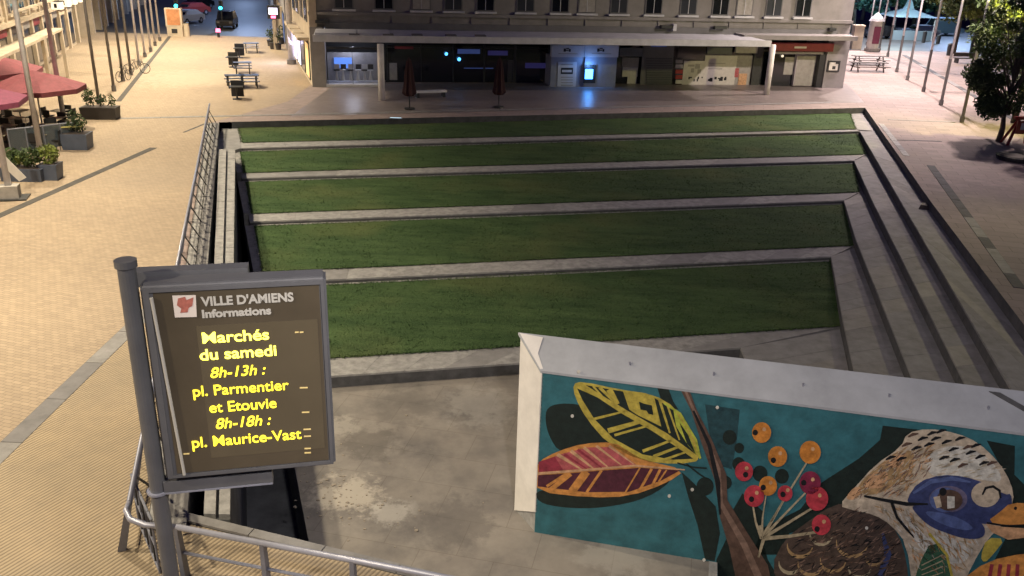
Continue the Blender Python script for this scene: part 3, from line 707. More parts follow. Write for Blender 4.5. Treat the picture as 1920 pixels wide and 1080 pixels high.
stroke(bd_, [(1620, 930), (1660, 938), (1700, 945), (1740, 945)], [4, 6, 7, 3], 12, 'p_ink')
stroke(bd_, [(1672, 942), (1682, 970), (1700, 992), (1714, 1008)], [6, 5, 5, 2], 12, 'p_ink')
for i, (x, y) in enumerate([(1712, 815), (1730, 822), (1748, 812), (1742, 833), (1765, 808), (1700, 833), (1718, 840), (1775, 828), (1788, 842), (1800, 822), (1815, 838), (1770, 858), (1790, 862), (1820, 848), (1845, 868), (1805, 872), (1838, 856), (1670, 858), (1690, 860), (1830, 835), (1860, 868), (1755, 822)]):
    stroke(bd_, [(x - 9, y + 4), (x, y - 1), (x + 10, y - 2)], [3, 6, 2], 12, 'p_ink' if i % 5 else 'p_brown')
for x, y, k_ in ((1500, 1030, 1.), (1540, 1008, .9), (1598, 1026, 1.25), (1562, 1058, 1), (1520, 1064, 1), (1482, 1062, .9), (1500, 1092, 1), (1612, 1070, .9), (1640, 1050, .7), (1580, 1090, 1)):
    arc = [(x + 24 * k_ * math.cos(a_), y - 8 * k_ + 22 * k_ * math.sin(a_)) for a_ in [math.radians(v) for v in range(188, -9, -22)]]
    stroke(bd_, arc, [1, 3, 5, 6.5, 7, 6.5, 5, 3, 2][:len(arc)], 8, 'p_tan' if k_ != .9 else 'p_stalk')
for x, y, w_, h_ in ((1640, 900, 60, 16), (1600, 925, 34, 12), (1680, 865, 40, 12)):
    shape(bd_, smooth_pts([(x - w_ / 2, y + h_), (x, y - h_), (x + w_ / 2, y - h_), (x + w_ / 4, y + h_)], 2), 9, 'p_peach')
shape(bd_, smooth_pts([(1700, 965), (1730, 1000), (1760, 1030), (1740, 1045), (1712, 1010)], 2), 9, 'p_white')
fr2 = random.Random(9)
def inpoly(x, y, P):
    c_in = False
    for i in range(len(P)):
        (x1, y1), (x2, y2) = P[i], P[i - 1]
        if (y1 > y) != (y2 > y) and x < (x2 - x1) * (y - y1) / (y2 - y1) + x1: c_in = not c_in
    return c_in
headp = [(1590, 940), (1640, 880), (1690, 842), (1750, 830), (1740, 890), (1700, 915), (1690, 930), (1640, 925)]
lowp = [(1640, 950), (1700, 950), (1740, 985), (1790, 1005), (1840, 1015), (1800, 1070), (1720, 1070), (1700, 1010)]
bodyp = [(1480, 1060), (1500, 995), (1560, 955), (1610, 955), (1655, 980), (1690, 1020), (1690, 1080), (1490, 1090)]
for P_, cols, n_s, ang in ((headp, ('p_tan', 'p_brown_lt', 'p_peach', 'p_cream'), 260, -.7), (lowp, ('p_tan', 'p_white', 'p_peach', 'p_stalk'), 200, .9), (bodyp, ('p_ink', 'p_brown', 'p_brown_lt', 'p_body'), 420, -.5)):
    k_n = 0
    while k_n < n_s:
        x, y = fr2.uniform(1470, 1850), fr2.uniform(830, 1095)
        if not inpoly(x, y, P_): continue
        k_n += 1; a_ = ang + fr2.gauss(0, .3); l_ = fr2.uniform(4, 11)
        stroke(bd_, [(x - l_ * math.cos(a_), y - l_ * math.sin(a_)), (x, y), (x + l_ * math.cos(a_), y + l_ * math.sin(a_))], [.5, fr2.uniform(1.5, 3.2), .5], 9, fr2.choice(cols))
for k_n in range(90):
    x, y = fr2.uniform(1755, 1880), fr2.uniform(830, 895)
    if y < 815 + (x - 1755) * .5: continue
    stroke(bd_, [(x - 8, y + 3), (x, y), (x + 8, y - 1)], [.5, 2.2, .5], 9, fr2.choice(('p_stalk', 'p_cream', 'p_white')))
stroke(bd_, [(1655, 1000), (1665, 1040), (1650, 1080)], [4, 14, 10], 8, 'p_navy')
shape(bd_, smooth_pts([(1748, 1010), (1780, 1050), (1792, 1110), (1710, 1110), (1722, 1060)], 1), 9, 'p_green')
stroke(bd_, [(1742, 1000), (1775, 1040), (1790, 1100)], 5, 10, 'p_yellow')
for i in range(5): stroke(bd_, [(1728, 1060 + i * 9), (1768, 1040 + i * 11)], 2, 10, 'p_stalk')
bd_.build('painted_bird', None, mural)
lf = MB(); shape(lf, smooth_pts([(1800, 1090), (1850, 1052), (1925, 1036), (1990, 1040), (1990, 1110), (1800, 1110)], 1), 12, 'p_orange')
for i in range(6): stroke(lf, [(1860 + i * 16, 1058), (1852 + i * 18, 1100)], 7, 13, 'p_crimson')
lf.build('painted_leaf', None, mural)
dots = MB()
for x, y in ((1073, 780), (1255, 930), (1298, 918), (1625, 990), (1085, 697), (1345, 764), (1320, 1050)): circ(dots, x, y, 3.2, 14, 'p_white', n=8)
dots.build('wall_fixing', None, mural)
rf = MB()
for x, y in ((1190, 656), (1348, 680), (1510, 700), (1660, 718), (1826, 744)):
    a_ = (x - 1000) / 920 * s_br; f_ = .45; q = wsk(a_, f_); z_ = rz_(a_, f_); rf.tube([local((q.x, q.y, z_)), local((q.x, q.y, z_ + .06))], .018, 6)
rf.build('roof_anchor', 'steel', mural)
P = [(s_br * .93, .9), (s_br * .95, .9), (s_br * 1.02, .1), (s_br * 1.0, .1)]
MB().hexa([local((*wsk(a, f), rz_(a, f) + .001)) for a, f in P], [local((*wsk(a, f), rz_(a, f) + .012)) for a, f in P]).build('roof_seam', 'riser', mural)

# ------------------------------------------------------------------ information sign
SX, SY = -3.04, 6.55
sign = empty('information_sign', (-3.13, 6.5, 0), math.radians(13), 'tall grey town information display with glowing yellow text on a round mast', 'sign')
sg = lambda: MB()
MB().tube([(0, 0, -.05), (0, 0, 6.50)], .072, 20).build('mast', 'sign_grey', sign, smooth=False)
MB().tube([(0, 0, 6.50), (0, 0, 6.56)], [.088, .088], 20).build('mast_cap', 'sign_grey', sign)
MB().tube([(0, 0, 4.34), (0, 0, 4.36)], .1, 20).build('mast_collar', 'steel', sign)
PX0, PX1, PZ0, PZ1 = .10, 1.575, 4.51, 6.37
fm = MB(); fm.box(PX0, PX1, -.11, .11, PZ0, PZ1)
o = fm.build('cabinet', 'sign_grey', sign)
bm = bmesh.new(); bm.from_mesh(o.data); bmesh.ops.bevel(bm, geom=[e for e in bm.edges], offset=.025, segments=3, affect='EDGES'); bm.to_mesh(o.data); bm.free()
fr = MB()
for b_ in ((PX0 + .02, PX0 + .07, PZ0 + .03, PZ1 - .03), (PX1 - .05, PX1 - .02, PZ0 + .03, PZ1 - .03), (PX0 + .07, PX1 - .05, PZ0 + .03, PZ0 + .06), (PX0 + .07, PX1 - .05, PZ1 - .06, PZ1 - .03)):
    fr.box(b_[0], b_[1], -.127, -.108, b_[2], b_[3])
fr.build('bezel', 'sign_grey', sign)
MB().box(PX0 + .10, PX1 - .06, -.118, -.1095, PZ0 + .07, PZ1 - .07).build('display_panel', 'sign_face', sign)
MB().box(PX0 + .40, PX1 - .09, -.1205, -.1185, PZ0 + .2, PZ1 - .38).build('screen', 'sign_glass', sign)
sr = MB(); sr.tube([(PX0 + .16, -.13, PZ0 + .06), (PX0 + .085, -.13, PZ1 - .10)], .014, 8); sr.build('edge_strip', 'letter_grey', sign)
# arm brackets top (behind) and bottom
MB().box(.0, .93, .12, .26, 6.27, 6.40).build('top_arm', 'sign_grey', sign)
MB().box(.06, 1.0, -.07, .06, 4.36, 4.47).build('bottom_arm', 'sign_grey', sign)
MB().box(.06, 1.0, -.075, .065, 4.346, 4.362).build('arm_strip', 'steel', sign)
def text(body, x, z, h, m, parent, y=-.124, bold=.0, shear=0.0, align='CENTER', name='text_line', sx=1.0):
    c = bpy.data.curves.new('t', 'FONT'); c.body = body; c.size = h; c.align_x = align; c.offset = bold; c.shear = shear; c.extrude = .002; c.space_character = 1.0
    to = bpy.data.objects.new('t', c); COL.objects.link(to)
    me = bpy.data.meshes.new_from_object(to.evaluated_get(bpy.context.evaluated_depsgraph_get()))
    bpy.data.objects.remove(to); 
    me.transform(Matrix.Diagonal((sx, 1, 1, 1)))
    me.transform(Matrix.Rotation(PI / 2, 4, 'X')); me.transform(Matrix.Translation((x, y, z)))
    me.materials.clear(); me.materials.append(MATS[m])
    o = bpy.data.objects.new(name, me); COL.objects.link(o); o.parent = parent; return o
# panel px (left 320..605 / 515..885) -> local: linear map
def pxl(px, py):
    p = onplane(px, py, SIGN_P, SIGN_N); q = SIGN_M @ p; return q.x, q.z
bpy.context.view_layer.update()
SIGN_M = sign.matrix_world.inverted(); SIGN_N = (sign.matrix_world.to_3x3() @ Vector((0, -1, 0))); SIGN_P = sign.matrix_world @ Vector((0, -.124, 5))
def put(body, px, py, hpx, m, **k):
    x, z = pxl(px, py); x2, z2 = pxl(px, py - hpx); w = k.pop('w', None)
    o = text(body, x, z, (z2 - z) / .70, m, sign, **k)
    if w:
        xa, _ = pxl(w[0], py); xb, _ = pxl(w[1], py); xs = [v.co.x for v in o.data.vertices]; a, b = min(xs), max(xs)
        for v in o.data.vertices: v.co.x = xa + (v.co.x - a) / (b - a) * (xb - xa)
put('VILLE D\'AMIENS', 463, 569, 16, 'letter_grey', bold=.004, w=(377, 551))
put('Informations', 445, 592, 14, 'letter_grey', bold=.004, w=(379, 509))
put('Marchés', 442, 640, 20, 'led_pale', bold=.0016, w=(380, 505))
put('du samedi', 446, 671, 20, 'led_pale', bold=.0016, w=(375, 519))
put('8h-13h :', 446, 705, 19, 'led', shear=.25, bold=.001, w=(395, 499))
put('pl. Parmentier', 452, 737, 19, 'led', bold=.0008, w=(362, 542))
put('et Etouvie', 456, 769, 19, 'led', bold=.0008, w=(393, 519))
put('8h-18h :', 456, 800, 19, 'led', shear=.25, bold=.001, w=(405, 509))
put('pl. Maurice-Vast', 463, 831, 19, 'led', bold=.0008, w=(360, 566))
def plate(pts, m, name, y=-.1215):
    mb = MB(); P = [pxl(*p) for p in pts]
    mb.add([(x, y, z) for x, z in P] + [(x, y - .002, z) for x, z in P], [tuple(range(len(P), 2 * len(P)))] + [(i, (i + 1) % len(P), len(P) + (i + 1) % len(P), len(P) + i) for i in range(len(P))])
    return mb.build(name, m, sign)
lg = plate([(323, 554), (367, 553), (369, 594), (328, 595)], 'logo_white', 'logo_plate', y=-.1255)
plate([(334, 559), (347, 556), (350, 562), (363, 557), (361, 573), (354, 577), (352, 585), (338, 586), (340, 578), (332, 572)], 'logo_red', 'logo_emblem', y=-.1285)
for i, (x0, x1, y) in enumerate(((553, 560, 622), (562, 569, 622), (562, 577, 726), (566, 580, 772), (569, 583, 804), (570, 583, 817), (571, 583, 840), (571, 583, 848), (344, 355, 850))):
    plate([(x0, y), (x1, y - .5), (x1, y + 2), (x0, y + 2.5)], 'led_dim', 'led_dash', y=-.1225)

# ------------------------------------------------------------------ railings
def railing(name, base0, base1, top0, top1, n, label, bars=3, corner=None):
    """base/top lines in world; posts between, bars parallel"""
    root = empty(name, base0, 0, label, 'railing')
    B0, B1, T0, T1 = Vector(base0), Vector(base1), Vector(top0), Vector(top1)
    L = lambda p: p - B0
    for i in range(n + 1):
        t = i / n; b, tp = lerp(B0, B1, t), lerp(T0, T1, t)
        d = (B1 - B0).normalized() * .04; q = Vector((-d.y, d.x, 0)) * 1.6
        mb = MB(); b_, t_ = L(b), L(tp)
        mb.hexa([b_ - d - q, b_ + d - q, b_ + d + q, b_ - d + q], [t_ - d * .8 - q * .7, t_ + d * .8 - q * .7, t_ + d * .8 + q * .7, t_ - d * .8 + q * .7])
        mb.build('post', 'metal_blue', root)
    MB().tube([L(T0), L(T1)], .045, 10).build('handrail', 'steel', root, smooth=True)
    for j in range(1, bars + 1):
        f = j / (bars + 1); MB().tube([L(lerp(B0, T0, f)), L(lerp(B1, T1, f))], .026, 6).build('rail', 'metal_blue', root)
    return root
c0 = G(229, 1031); c1 = G(387, 230)
t0 = G(242, 944, 1.0); dirL = (c1 - c0)
lr = railing('side_railing', c0, c1, t0, t0 + dirL, 22, 'long steel railing along the left edge of the sunken lawn', 3)
# balusters, plus dark diagonal struts standing in for their shadows on the paving
for i in range(22):
    t = (i + .5) / 22; b = lerp(c0, c1, t) - c0; tp = b + (t0 - c0)
    MB().tube([b + Vector((0, 0, .05)), tp - Vector((0, 0, .05))], .02, 5).build('baluster', 'metal_blue', lr)
    b2 = lerp(c0, c1, (i + .95) / 22) - c0
    MB().tube([b2 + Vector((.5, 0, .03)), tp * .98], .022, 5).build('shadow_strut', 'metal_dark', lr)
f0 = G(331, 988, 1.0); fdir = (G(820, 1080, 1.0) - f0).normalized()
fb0 = Vector((f0.x - .02, f0.y + .12, 0))
fr_ = railing('front_railing', fb0 - fdir * .0, fb0 + fdir * 9.6, f0, f0 + fdir * 9.6, 7, 'steel guard railing at the bottom edge with bright round handrail', 1)
# curved join of the two handrails
cj = MB(); P = [t0 + dirL.normalized() * .02, t0 + Vector((.03, -.18, 0)), t0 + Vector((.18, -.38, 0)), t0 + Vector((.45, -.50, -0.0)), f0]
cj.tube([p - fb0 for p in P], .045, 10); cj.build('handrail_bend', 'steel', fr_, smooth=True)
# bunch of slim bars at the corner (gate leaf folded behind the mast)
gate = empty('folded_gate', G(285, 1010), 0, 'folded metal gate leaf standing behind the sign mast at the railing corner', 'gate')
ga, gb = G(258, 960, .0) * 1, G(300, 1062, .0)
ga = G(262, 985); gb = G(300, 1075)
for i in range(7):
    p = lerp(ga, gb, i / 6) - G(285, 1010)
    MB().tube([p, p + Vector((-.04, .06, .95))], .017, 6).build('bar', 'metal_dark' if i % 2 else 'metal_blue', gate)
for z in (.06, .5, .93):
    MB().tube([ga - G(285, 1010) + Vector((-.04 * z, .06 * z, z)), gb - G(285, 1010) + Vector((-.04 * z, .06 * z, z))], .022, 6).build('rail', 'metal_blue', gate)
mt = MB(); q = [G(280, 1040), G(330, 1060), G(330, 1085), G(270, 1085)]
mt = MB().tube([G(305, 1115), G(305, 1115) + Vector((0, 0, .12))], [.42, .30], 20); 
tag(mt.build('mast_footing', 'stone_b'), 'round concrete footing at the base of the display mast', 'footing')

# ------------------------------------------------------------------ central building
FO = Vector((-12.71, 57.72)); FE = BUILD_E; FN = Vector((FE.y, -FE.x))
def fpos(s, off, z): p = FO + FE * s + FN * off; return Vector((p.x, p.y, z))
def fs(px, py, off=0.0):
    o = fpos(0, off, 0); p = onplane(px, py, o, Vector((FN.x, FN.y, 0))); return ((V2(p) - V2(o)).dot(FE), p.z)
bld = empty('shop_building', (FO.x, FO.y, 0), 0, 'long grey stone building with a row of ground floor shops behind the lawn', 'building')
def fbox(s0, s1, o0, o1, z0, z1, name, m, parent=None, mb=None):
    q = [fpos(s0, o0, 0), fpos(s1, o0, 0), fpos(s1, o1, 0), fpos(s0, o1, 0)]
    P = [(p.x - FO.x, p.y - FO.y) for p in q]
    if mb is not None: mb.prism(P, z0, z1, m); return mb
    return MB().prism(P, z0, z1).build(name, m, parent or bld)
def frect(px0, py0, px1, py1, o0, o1, name, m, parent=None):
    s0, z1 = fs(px0, (py0), o1); s1, z0 = fs(px1, py1, o1)
    return fbox(s0, s1, o0, o1, max(z0, .0), z1, name, m, parent)
SB = (V2(G(1583, 166)) - FO).dot(FE)                     # right end
S0 = -.9
fbox(S0, SB, -14, -.3, 3.8, 14, 'upper_wall', 'facade_stone')
fbox(S0, SB, -14, -3.2, 0, 3.798, 'ground_floor_core', 'interior')
fbox(S0, fs(612, 150)[0], -3.2, 0, 0, 3.798, 'corner_pier', 'facade_stone')
fbox(fs(1543, 150)[0], SB, -3.2, 0.02, 0, 3.798, 'corner_pier', 'facade_stone')
# canopy: roof slab with fascia
CD = 4.3
pl_s = fs(712, 188, 0)[0]
s_r = fs(1442, 150, 3.0)[0]
fbox(-.5, fs(1444, 80, CD)[0], -.3, CD, 3.46, 3.68, 'canopy', 'canopy_grey')
fbox(-.55, fs(1444, 80, CD)[0] + .05, CD, CD + .1, 3.34, 3.74, 'canopy_fascia', 'canopy_grey')
fbox(fs(1446, 80, CD)[0] - .6, SB - .3, -.3, 1.4, 3.5, 3.8, 'canopy', 'facade_stone')
# dark strip above canopy, a shadow line put into its colour
fbox(S0 + 1, SB - 1, -.299, -.2, 3.69, 4.1, 'shadow_strip', 'facade_dark')
# string courses and first floor windows
fbox(S0 - .05, SB + .05, -.3, -.12, 4.55, 4.75, 'string_course', 'facade_stone')
import itertools
wx = [645, 720, 790, 850, 910, 985, 1050, 1100, 1160, 1225, 1290, 1350, 1395, 1450, 1505]
for i, px in enumerate(wx):
    s, _ = fs(px, 20, -.3)
    wdw = fbox(s - .62, s + .62, -.299, -.24, 4.95, 6.9, 'window', 'facade_dark')
    fbox(s - .54, s + .54, -.24, -.232, 5.02, 6.84, 'pane', ['glass_mid', 'glass_dark', 'poster_grey', 'glass_mid', 'glass_dark'][i % 5], wdw)
    fbox(s - .02, s + .02, -.232, -.21, 5.02, 6.84, 'mullion', 'canopy_grey', wdw)
    fbox(s - .74, s + .74, -.3, -.06, 4.8, 4.93, 'sill', 'canopy_grey', wdw)
# boards between: spandrel panels
for i in range(14):
    s = lerp(fs(660, 40, -.3)[0], fs(1560, 40, -.3)[0], i / 13)
    fbox(s - .03, s + .03, -.3, -.22, 4.11, 4.545, 'pilaster', 'facade_stone')
# canopy awning scallops at left
for (a, b) in ((592, 668), (668, 728)):
    s0, _ = fs(a, 60, .4); s1, _ = fs(b, 60, .4)
    root = fbox(s0 + .05, s1 - .05, 1.0, 3.6, 3.685, 3.8, 'awning_panel', 'canopy_grey')
for px in (665, 728, 782, 845, 900):
    s0, _ = fs(px, 70, 3.2); fbox(s0 - .35, s0 + .3, 3.2, 3.9, 3.685, 3.78, 'vent', 'facade_dark')
for px, w in ((605, .9), (1250, .9), (1350, .9), (1560, .5)):
    s0, _ = fs(px, 48, -.1); fbox(s0 - w * .5, s0 + w * .5, -.19, .15, 4.05, 4.25, 'wall_lamp', 'metal_dark')
fbox(fs(1264, 50)[0] - .12, fs(1264, 50)[0] + .12, -.19, .2, 3.9, 4.35, 'small_box', 'canopy_grey')
# canopy pillars
for px, py, top in ((716, 188, 1), (1437, 177, 1)):
    p = G(px, py); q = V2(p) - FO
    MB().tube([(q.x, q.y, 0), (q.x, q.y, 3.34)], .2, 14).build('pillar', 'white_paint', bld, smooth=True)
# side facade along the street
sd = Vector((-.33, 1)).normalized()
c_ = fpos(S0, 0, 0); SO = V2(c_) - FO
def sbox(t0, t1, o0, o1, z0, z1, name, m, parent=None):
    nn_ = Vector((-sd.y, sd.x))
    P = [SO + sd * t0 + nn_ * o0, SO + sd * t1 + nn_ * o0, SO + sd * t1 + nn_ * o1, SO + sd * t0 + nn_ * o1]
    return MB().prism(P, z0, z1).build(name, m, parent or bld)
sbox(3.3, 15, -3, -.02, 0, 14, 'side_wall', 'warm_stone'); sbox(.02, 3.3, -.5, -.02, 0, 14, 'side_wall', 'warm_stone')
for i, t in enumerate((1.0, 4.4, 7.8, 11.2)):
    w_ = sbox(t, t + 2.6, -.02, .05, .3, 2.7, 'shop_window', 'metal_dark'); sbox(t + .1, t + 2.5, .05, .06, .4, 2.6, 'pane', ['lit_warm', 'glass_mid', 'lit_white', 'lit_white'][i], w_)
    sbox(t - .1, t + 2.7, .0, .7, 2.85, 3.05, 'awning', 'warm_stone'); w2 = sbox(t + .3, t + 2.2, -.02, .04, 4.0, 6.2, 'window', 'facade_dark'); sbox(t + .4, t + 2.1, .04, .05, 4.1, 6.1, 'pane', 'glass_mid', w2)
# shop fronts --------------------------------------------------------
# left shop: recessed lit window with furniture
sw = empty('shop_window_display', fpos(fs(612, 150)[0], 0, 0), 0, 'lit shop window at the left end of the row with stools and bluish screen', 'shop window')
def srect(px0, py0, px1, py1, o0, o1, name, m, parent):
    s0, z1 = fs(px0, py0, o1); s1, z0 = fs(px1, py1, o1); org = parent.location
    q = [fpos(s0, o0, 0), fpos(s1, o0, 0), fpos(s1, o1, 0), fpos(s0, o1, 0)]
    return MB().prism([(p.x - org.x, p.y - org.y) for p in q], max(z0, 0.0), z1).build(name, m, parent)
mat('display_back', (.32, .31, .32), .7, var=.3, scale=1.2)
srect(613, 98, 712, 158, -1.9, -1.8, 'back_panel', 'display_back', sw)
srect(612, 158, 712, 163, -1.8, .05, 'plinth', 'canopy_grey', sw)
srect(626, 108, 660, 128, -1.78, -1.7, 'screen', 'screen_blue', sw)
srect(612, 90, 616, 160, -.1, .0, 'frame', 'metal_dark', sw); srect(612, 88, 706, 93, -.1, .0, 'frame', 'metal_dark', sw)
srect(660, 90, 662, 158, -.08, -.02, 'frame', 'metal_dark', sw)
for i, px in enumerate((632, 644, 658, 672, 684, 695)):
    s, _ = fs(px, 150, -.9); p = fpos(s, -.9, 0) - sw.location
    root = empty('bar_stool', fpos(s, -.9, .3), 0, None)
    ks = ['first', 'second', 'third', 'fourth', 'fifth', 'sixth'][i]
    tag(root, 'pale display stool in the lit shop window, %s from its left side' % ks, 'stool', 'stools in the shop window')
    MB().tube([(0, 0, 0), (0, 0, .65)], [.13, .03], 8).build('leg', 'furniture_white', root); MB().tube([(0, 0, .65), (0, 0, .72)], .2, 10).build('seat', 'furniture_white' if i % 2 else 'chair_black', root)
    MB().box(-.18, .18, .13, .17, .72, 1.05).build('backrest', 'chair_black' if i % 2 else 'furniture_white', root)
# cafe: dark glazing
cafe = empty('dark_cafe_front', fpos(fs(722, 170)[0], 0, 0), 0, 'dark glazed cafe front with faint blue lights between pillar and bank', 'shopfront')
srect(722, 84, 1032, 176, -2.3, -2.2, 'glazing', 'glass_dark', cafe)
for px in (727, 790, 850, 908, 965, 1030): srect(px - 1, 84, px + 1, 176, -2.2, -2.1, 'mullion', 'metal_dark', cafe)
srect(724, 88, 1030, 92, -2.2, -2.12, 'transom', 'metal_dark', cafe)
for (x, y, r, mm) in ((837, 101, 3.2, 'blue_dot'), (861, 111, 3.6, 'blue_dot')):
    s, z = fs(x, y, -2.0); p = fpos(s, -2.0, z) - cafe.location
    MB().tube([p, p + Vector((0, -.1, 0))], .1 * r / 3, 10).build('blue_lamp', mm, cafe)
srect(858, 92, 900, 101, -2.19, -2.15, 'light_strip', 'blue_dim', cafe); srect(915, 95, 952, 104, -2.19, -2.15, 'light_strip', 'violet_dim', cafe)
srect(870, 127, 925, 129, -2.19, -2.15, 'light_strip', 'blue_dim', cafe); srect(985, 118, 1026, 128, -2.19, -2.15, 'light_strip', 'violet_dim', cafe)
srect(730, 118, 745, 150, -2.19, -2.16, 'menu_board', 'poster_grey', cafe); srect(952, 112, 968, 162, -2.19, -2.16, 'door', 'glass_mid', cafe)
srect(740, 87, 775, 92, -2.12, -2.08, 'small_sign', 'maroon', cafe)
# bank
bank = empty('bank_front', fpos(fs(1035, 170)[0], .0, 0), 0, 'pale grey bank front with two white signs and a glowing blue cash machine', 'bank')
srect(1034, 106, 1097, 177, -2.2, -.4, 'wall_panel', 'bank_panel', bank); srect(1097.5, 106, 1152, 179, -2.2, -.2, 'wall_panel', 'bank_panel', bank)
for a, b in ((1035, 1095), (1097, 1159)):
    sgn = srect(a, 85, b, 107.5, -.6, -.05, 'sign_box', 'bank_white', bank)
    cx = (a + b) / 2
    srect(cx - 8, 91, cx - 4, 97, -.05, -.03, 'emblem', 'ink', bank); srect(cx - 3, 90, cx + 2, 92, -.05, -.03, 'emblem', 'ink', bank); srect(cx + 2, 92, cx + 5, 97, -.05, -.03, 'emblem', 'ink', bank)
    srect(cx - 4, 94, cx + 1, 95.5, -.05, -.03, 'emblem', 'ink', bank)
    srect(cx - 18, 100, cx + 18, 101.6, -.05, -.035, 'lettering', 'poster_grey', bank)
srect(1047, 116, 1079, 168, -.4, -.36, 'poster', 'bank_white', bank); srect(1052, 127, 1074, 139, -.36, -.35, 'poster_print', 'ink', bank)
srect(1054, 131, 1072, 135.5, -.35, -.345, 'poster_print', 'bank_white', bank)
for y in (120, 144, 149, 154, 159): srect(1052, y, 1074, y + 1.8, -.36, -.35, 'poster_print', 'poster_grey', bank)
srect(1096, 122, 1116, 156, -.22, -.1, 'cash_machine', 'metal_dark', bank); srect(1098, 130, 1111, 148, -.1, -.06, 'cash_screen', 'atm_glow', bank)
srect(1088, 176, 1150, 179.5, -.2, .3, 'step', 'bank_panel', bank)
srect(1128, 126, 1146, 142, -.2, -.17, 'notice', 'bank_panel', bank)
# next shops
shp = empty('kiosk_front', fpos(fs(1160, 170)[0], 0, 0), 0, 'narrow dark shop with white boards next to the bank', 'shopfront')
srect(1154, 84, 1205, 170, -2.0, -1.9, 'glazing', 'glass_dark', shp); srect(1163, 90, 1204, 106, -1.0, -.5, 'sign_board', 'shutter', shp)
srect(1167, 108, 1197, 126, -1.9, -1.8, 'notice_board', 'poster_grey', shp); srect(1168, 126, 1195, 144, -1.9, -1.8, 'notice_board', 'poster_white', shp); srect(1177, 144, 1192, 167, -1.9, -1.8, 'notice_board', 'poster_white', shp)
sh2 = empty('shuttered_front', fpos(fs(1205, 170)[0], 0, 0), 0, 'grey roller shutter closed under the canopy, between boards and posters', 'shopfront')
srect(1206, 84, 1264, 172, -1.6, -1.5, 'surround', 'facade_dark', sh2)
for i in range(14): srect(1212, 108 + i * 4.4, 1260, 111.6 + i * 4.4, -1.5, -1.44, 'shutter_slat', 'shutter', sh2)
srect(1222, 84, 1250, 88, -1.5, -1.4, 'light_strip', 'blue_dim', sh2)
sh3 = empty('postered_front', fpos(fs(1264, 170)[0], 0, 0), 0, 'shop front covered by large white posters with dark print', 'shopfront')
srect(1265, 84, 1432, 172, -1.6, -1.5, 'glazing', 'glass_dark', sh3)
for i, y in enumerate((112, 121, 131, 141, 150, 160)): srect(1267, y, 1280, y + 7, -1.5, -1.45, 'small_poster', ['poster_grey', 'poster_white', 'ink_red', 'ink_red', 'poster_white', 'ink_red'][i], sh3)
srect(1283, 114, 1317, 170, -1.5, -1.44, 'poster', 'poster_white', sh3); srect(1323, 104, 1375, 170, -1.5, -1.44, 'poster', 'poster_white', sh3)
srect(1327, 88, 1372, 102, -1.5, -1.4, 'sign_board', 'shutter', sh3); srect(1381, 83, 1420, 100, -1.3, -1.1, 'sign_board', 'poster_grey', sh3)
rr = random.Random(3)
for i in range(26):
    x = 1290 + rr.random() * 70; 
    if 1316 < x < 1324: continue
    y = rr.choice([144, 146, 148]); w = rr.uniform(1.5, 5); srect(x, y, min(x + w, 1372), y + rr.uniform(2, 5), -1.44, -1.43, 'poster_print', 'ink', sh3)
for x, y, w, h in ((1290, 121, 12, 4), (1304, 120, 8, 9), (1296, 128, 5, 8), (1328, 128, 26, 2), (1330, 118, 30, 1.5), (1308, 130, 6, 8)): srect(x, y, x + w, y + h, -1.44, -1.43, 'poster_print', 'violet_ink' if False else 'poster_grey', sh3)
srect(1379, 104, 1416, 166, -1.5, -1.46, 'poster', 'poster_grey', sh3); srect(1386, 138, 1398, 164, -1.46, -1.42, 'pink_print', 'p_peach', sh3); srect(1379, 128, 1384, 145, -1.46, -1.43, 'pink_print', 'p_rose', sh3)
srect(1417, 84, 1421, 170, -1.5, -1.3, 'mullion', 'metal_dark', sh3)
# right section
sh4 = empty('maroon_front', fpos(fs(1446, 165)[0], 0, 0), 0, 'shop with maroon fascia, dark doorway and pale shutter at the right corner', 'shopfront')
srect(1446, 80, 1562, 97, -.1, .12, 'fascia', 'maroon', sh4); srect(1490, 87, 1512, 91, .12, .13, 'lettering', 'poster_white', sh4)
srect(1446, 97, 1544, 102, -.1, .02, 'lintel', 'facade_stone', sh4); srect(1446, 100, 1545, 168, -1.0, -.9, 'glazing', 'glass_dark', sh4)
srect(1495, 103, 1538, 161, -.9, -.6, 'shutter', 'shutter_pale', sh4); srect(1473, 107, 1492, 140, -.9, -.86, 'poster', 'poster_grey', sh4); srect(1539, 101, 1544, 164, -.7, -.1, 'jamb', 'metal_dark', sh4)
for i in range(5): srect(1497 + i * 8.2, 104, 1497.8 + i * 8.2, 160, -.6, -.58, 'shutter_fold', 'poster_grey', sh4)
s, z = fs(1467, 105, -.8); p = fpos(s, -.8, z) - sh4.location; MB().tube([p, p + Vector((0, -.05, 0))], .09, 10).build('lamp', 'lit_pale', sh4)
pf = empty('poster_frame', fpos(fs(1553, 130)[0], 0, 0), 0, 'small dark framed notice fixed to the right corner pier', 'notice')
srect(1553, 114, 1573, 135, .02, .09, 'frame', 'metal_dark', pf); srect(1556, 117, 1570, 132, .09, .1, 'sheet', 'poster_white', pf); srect(1561, 124, 1566, 130, .1, .105, 'emblem', 'ink', pf); srect(1568, 115, 1573, 120, .1, .12, 'clip', 'ink', pf)
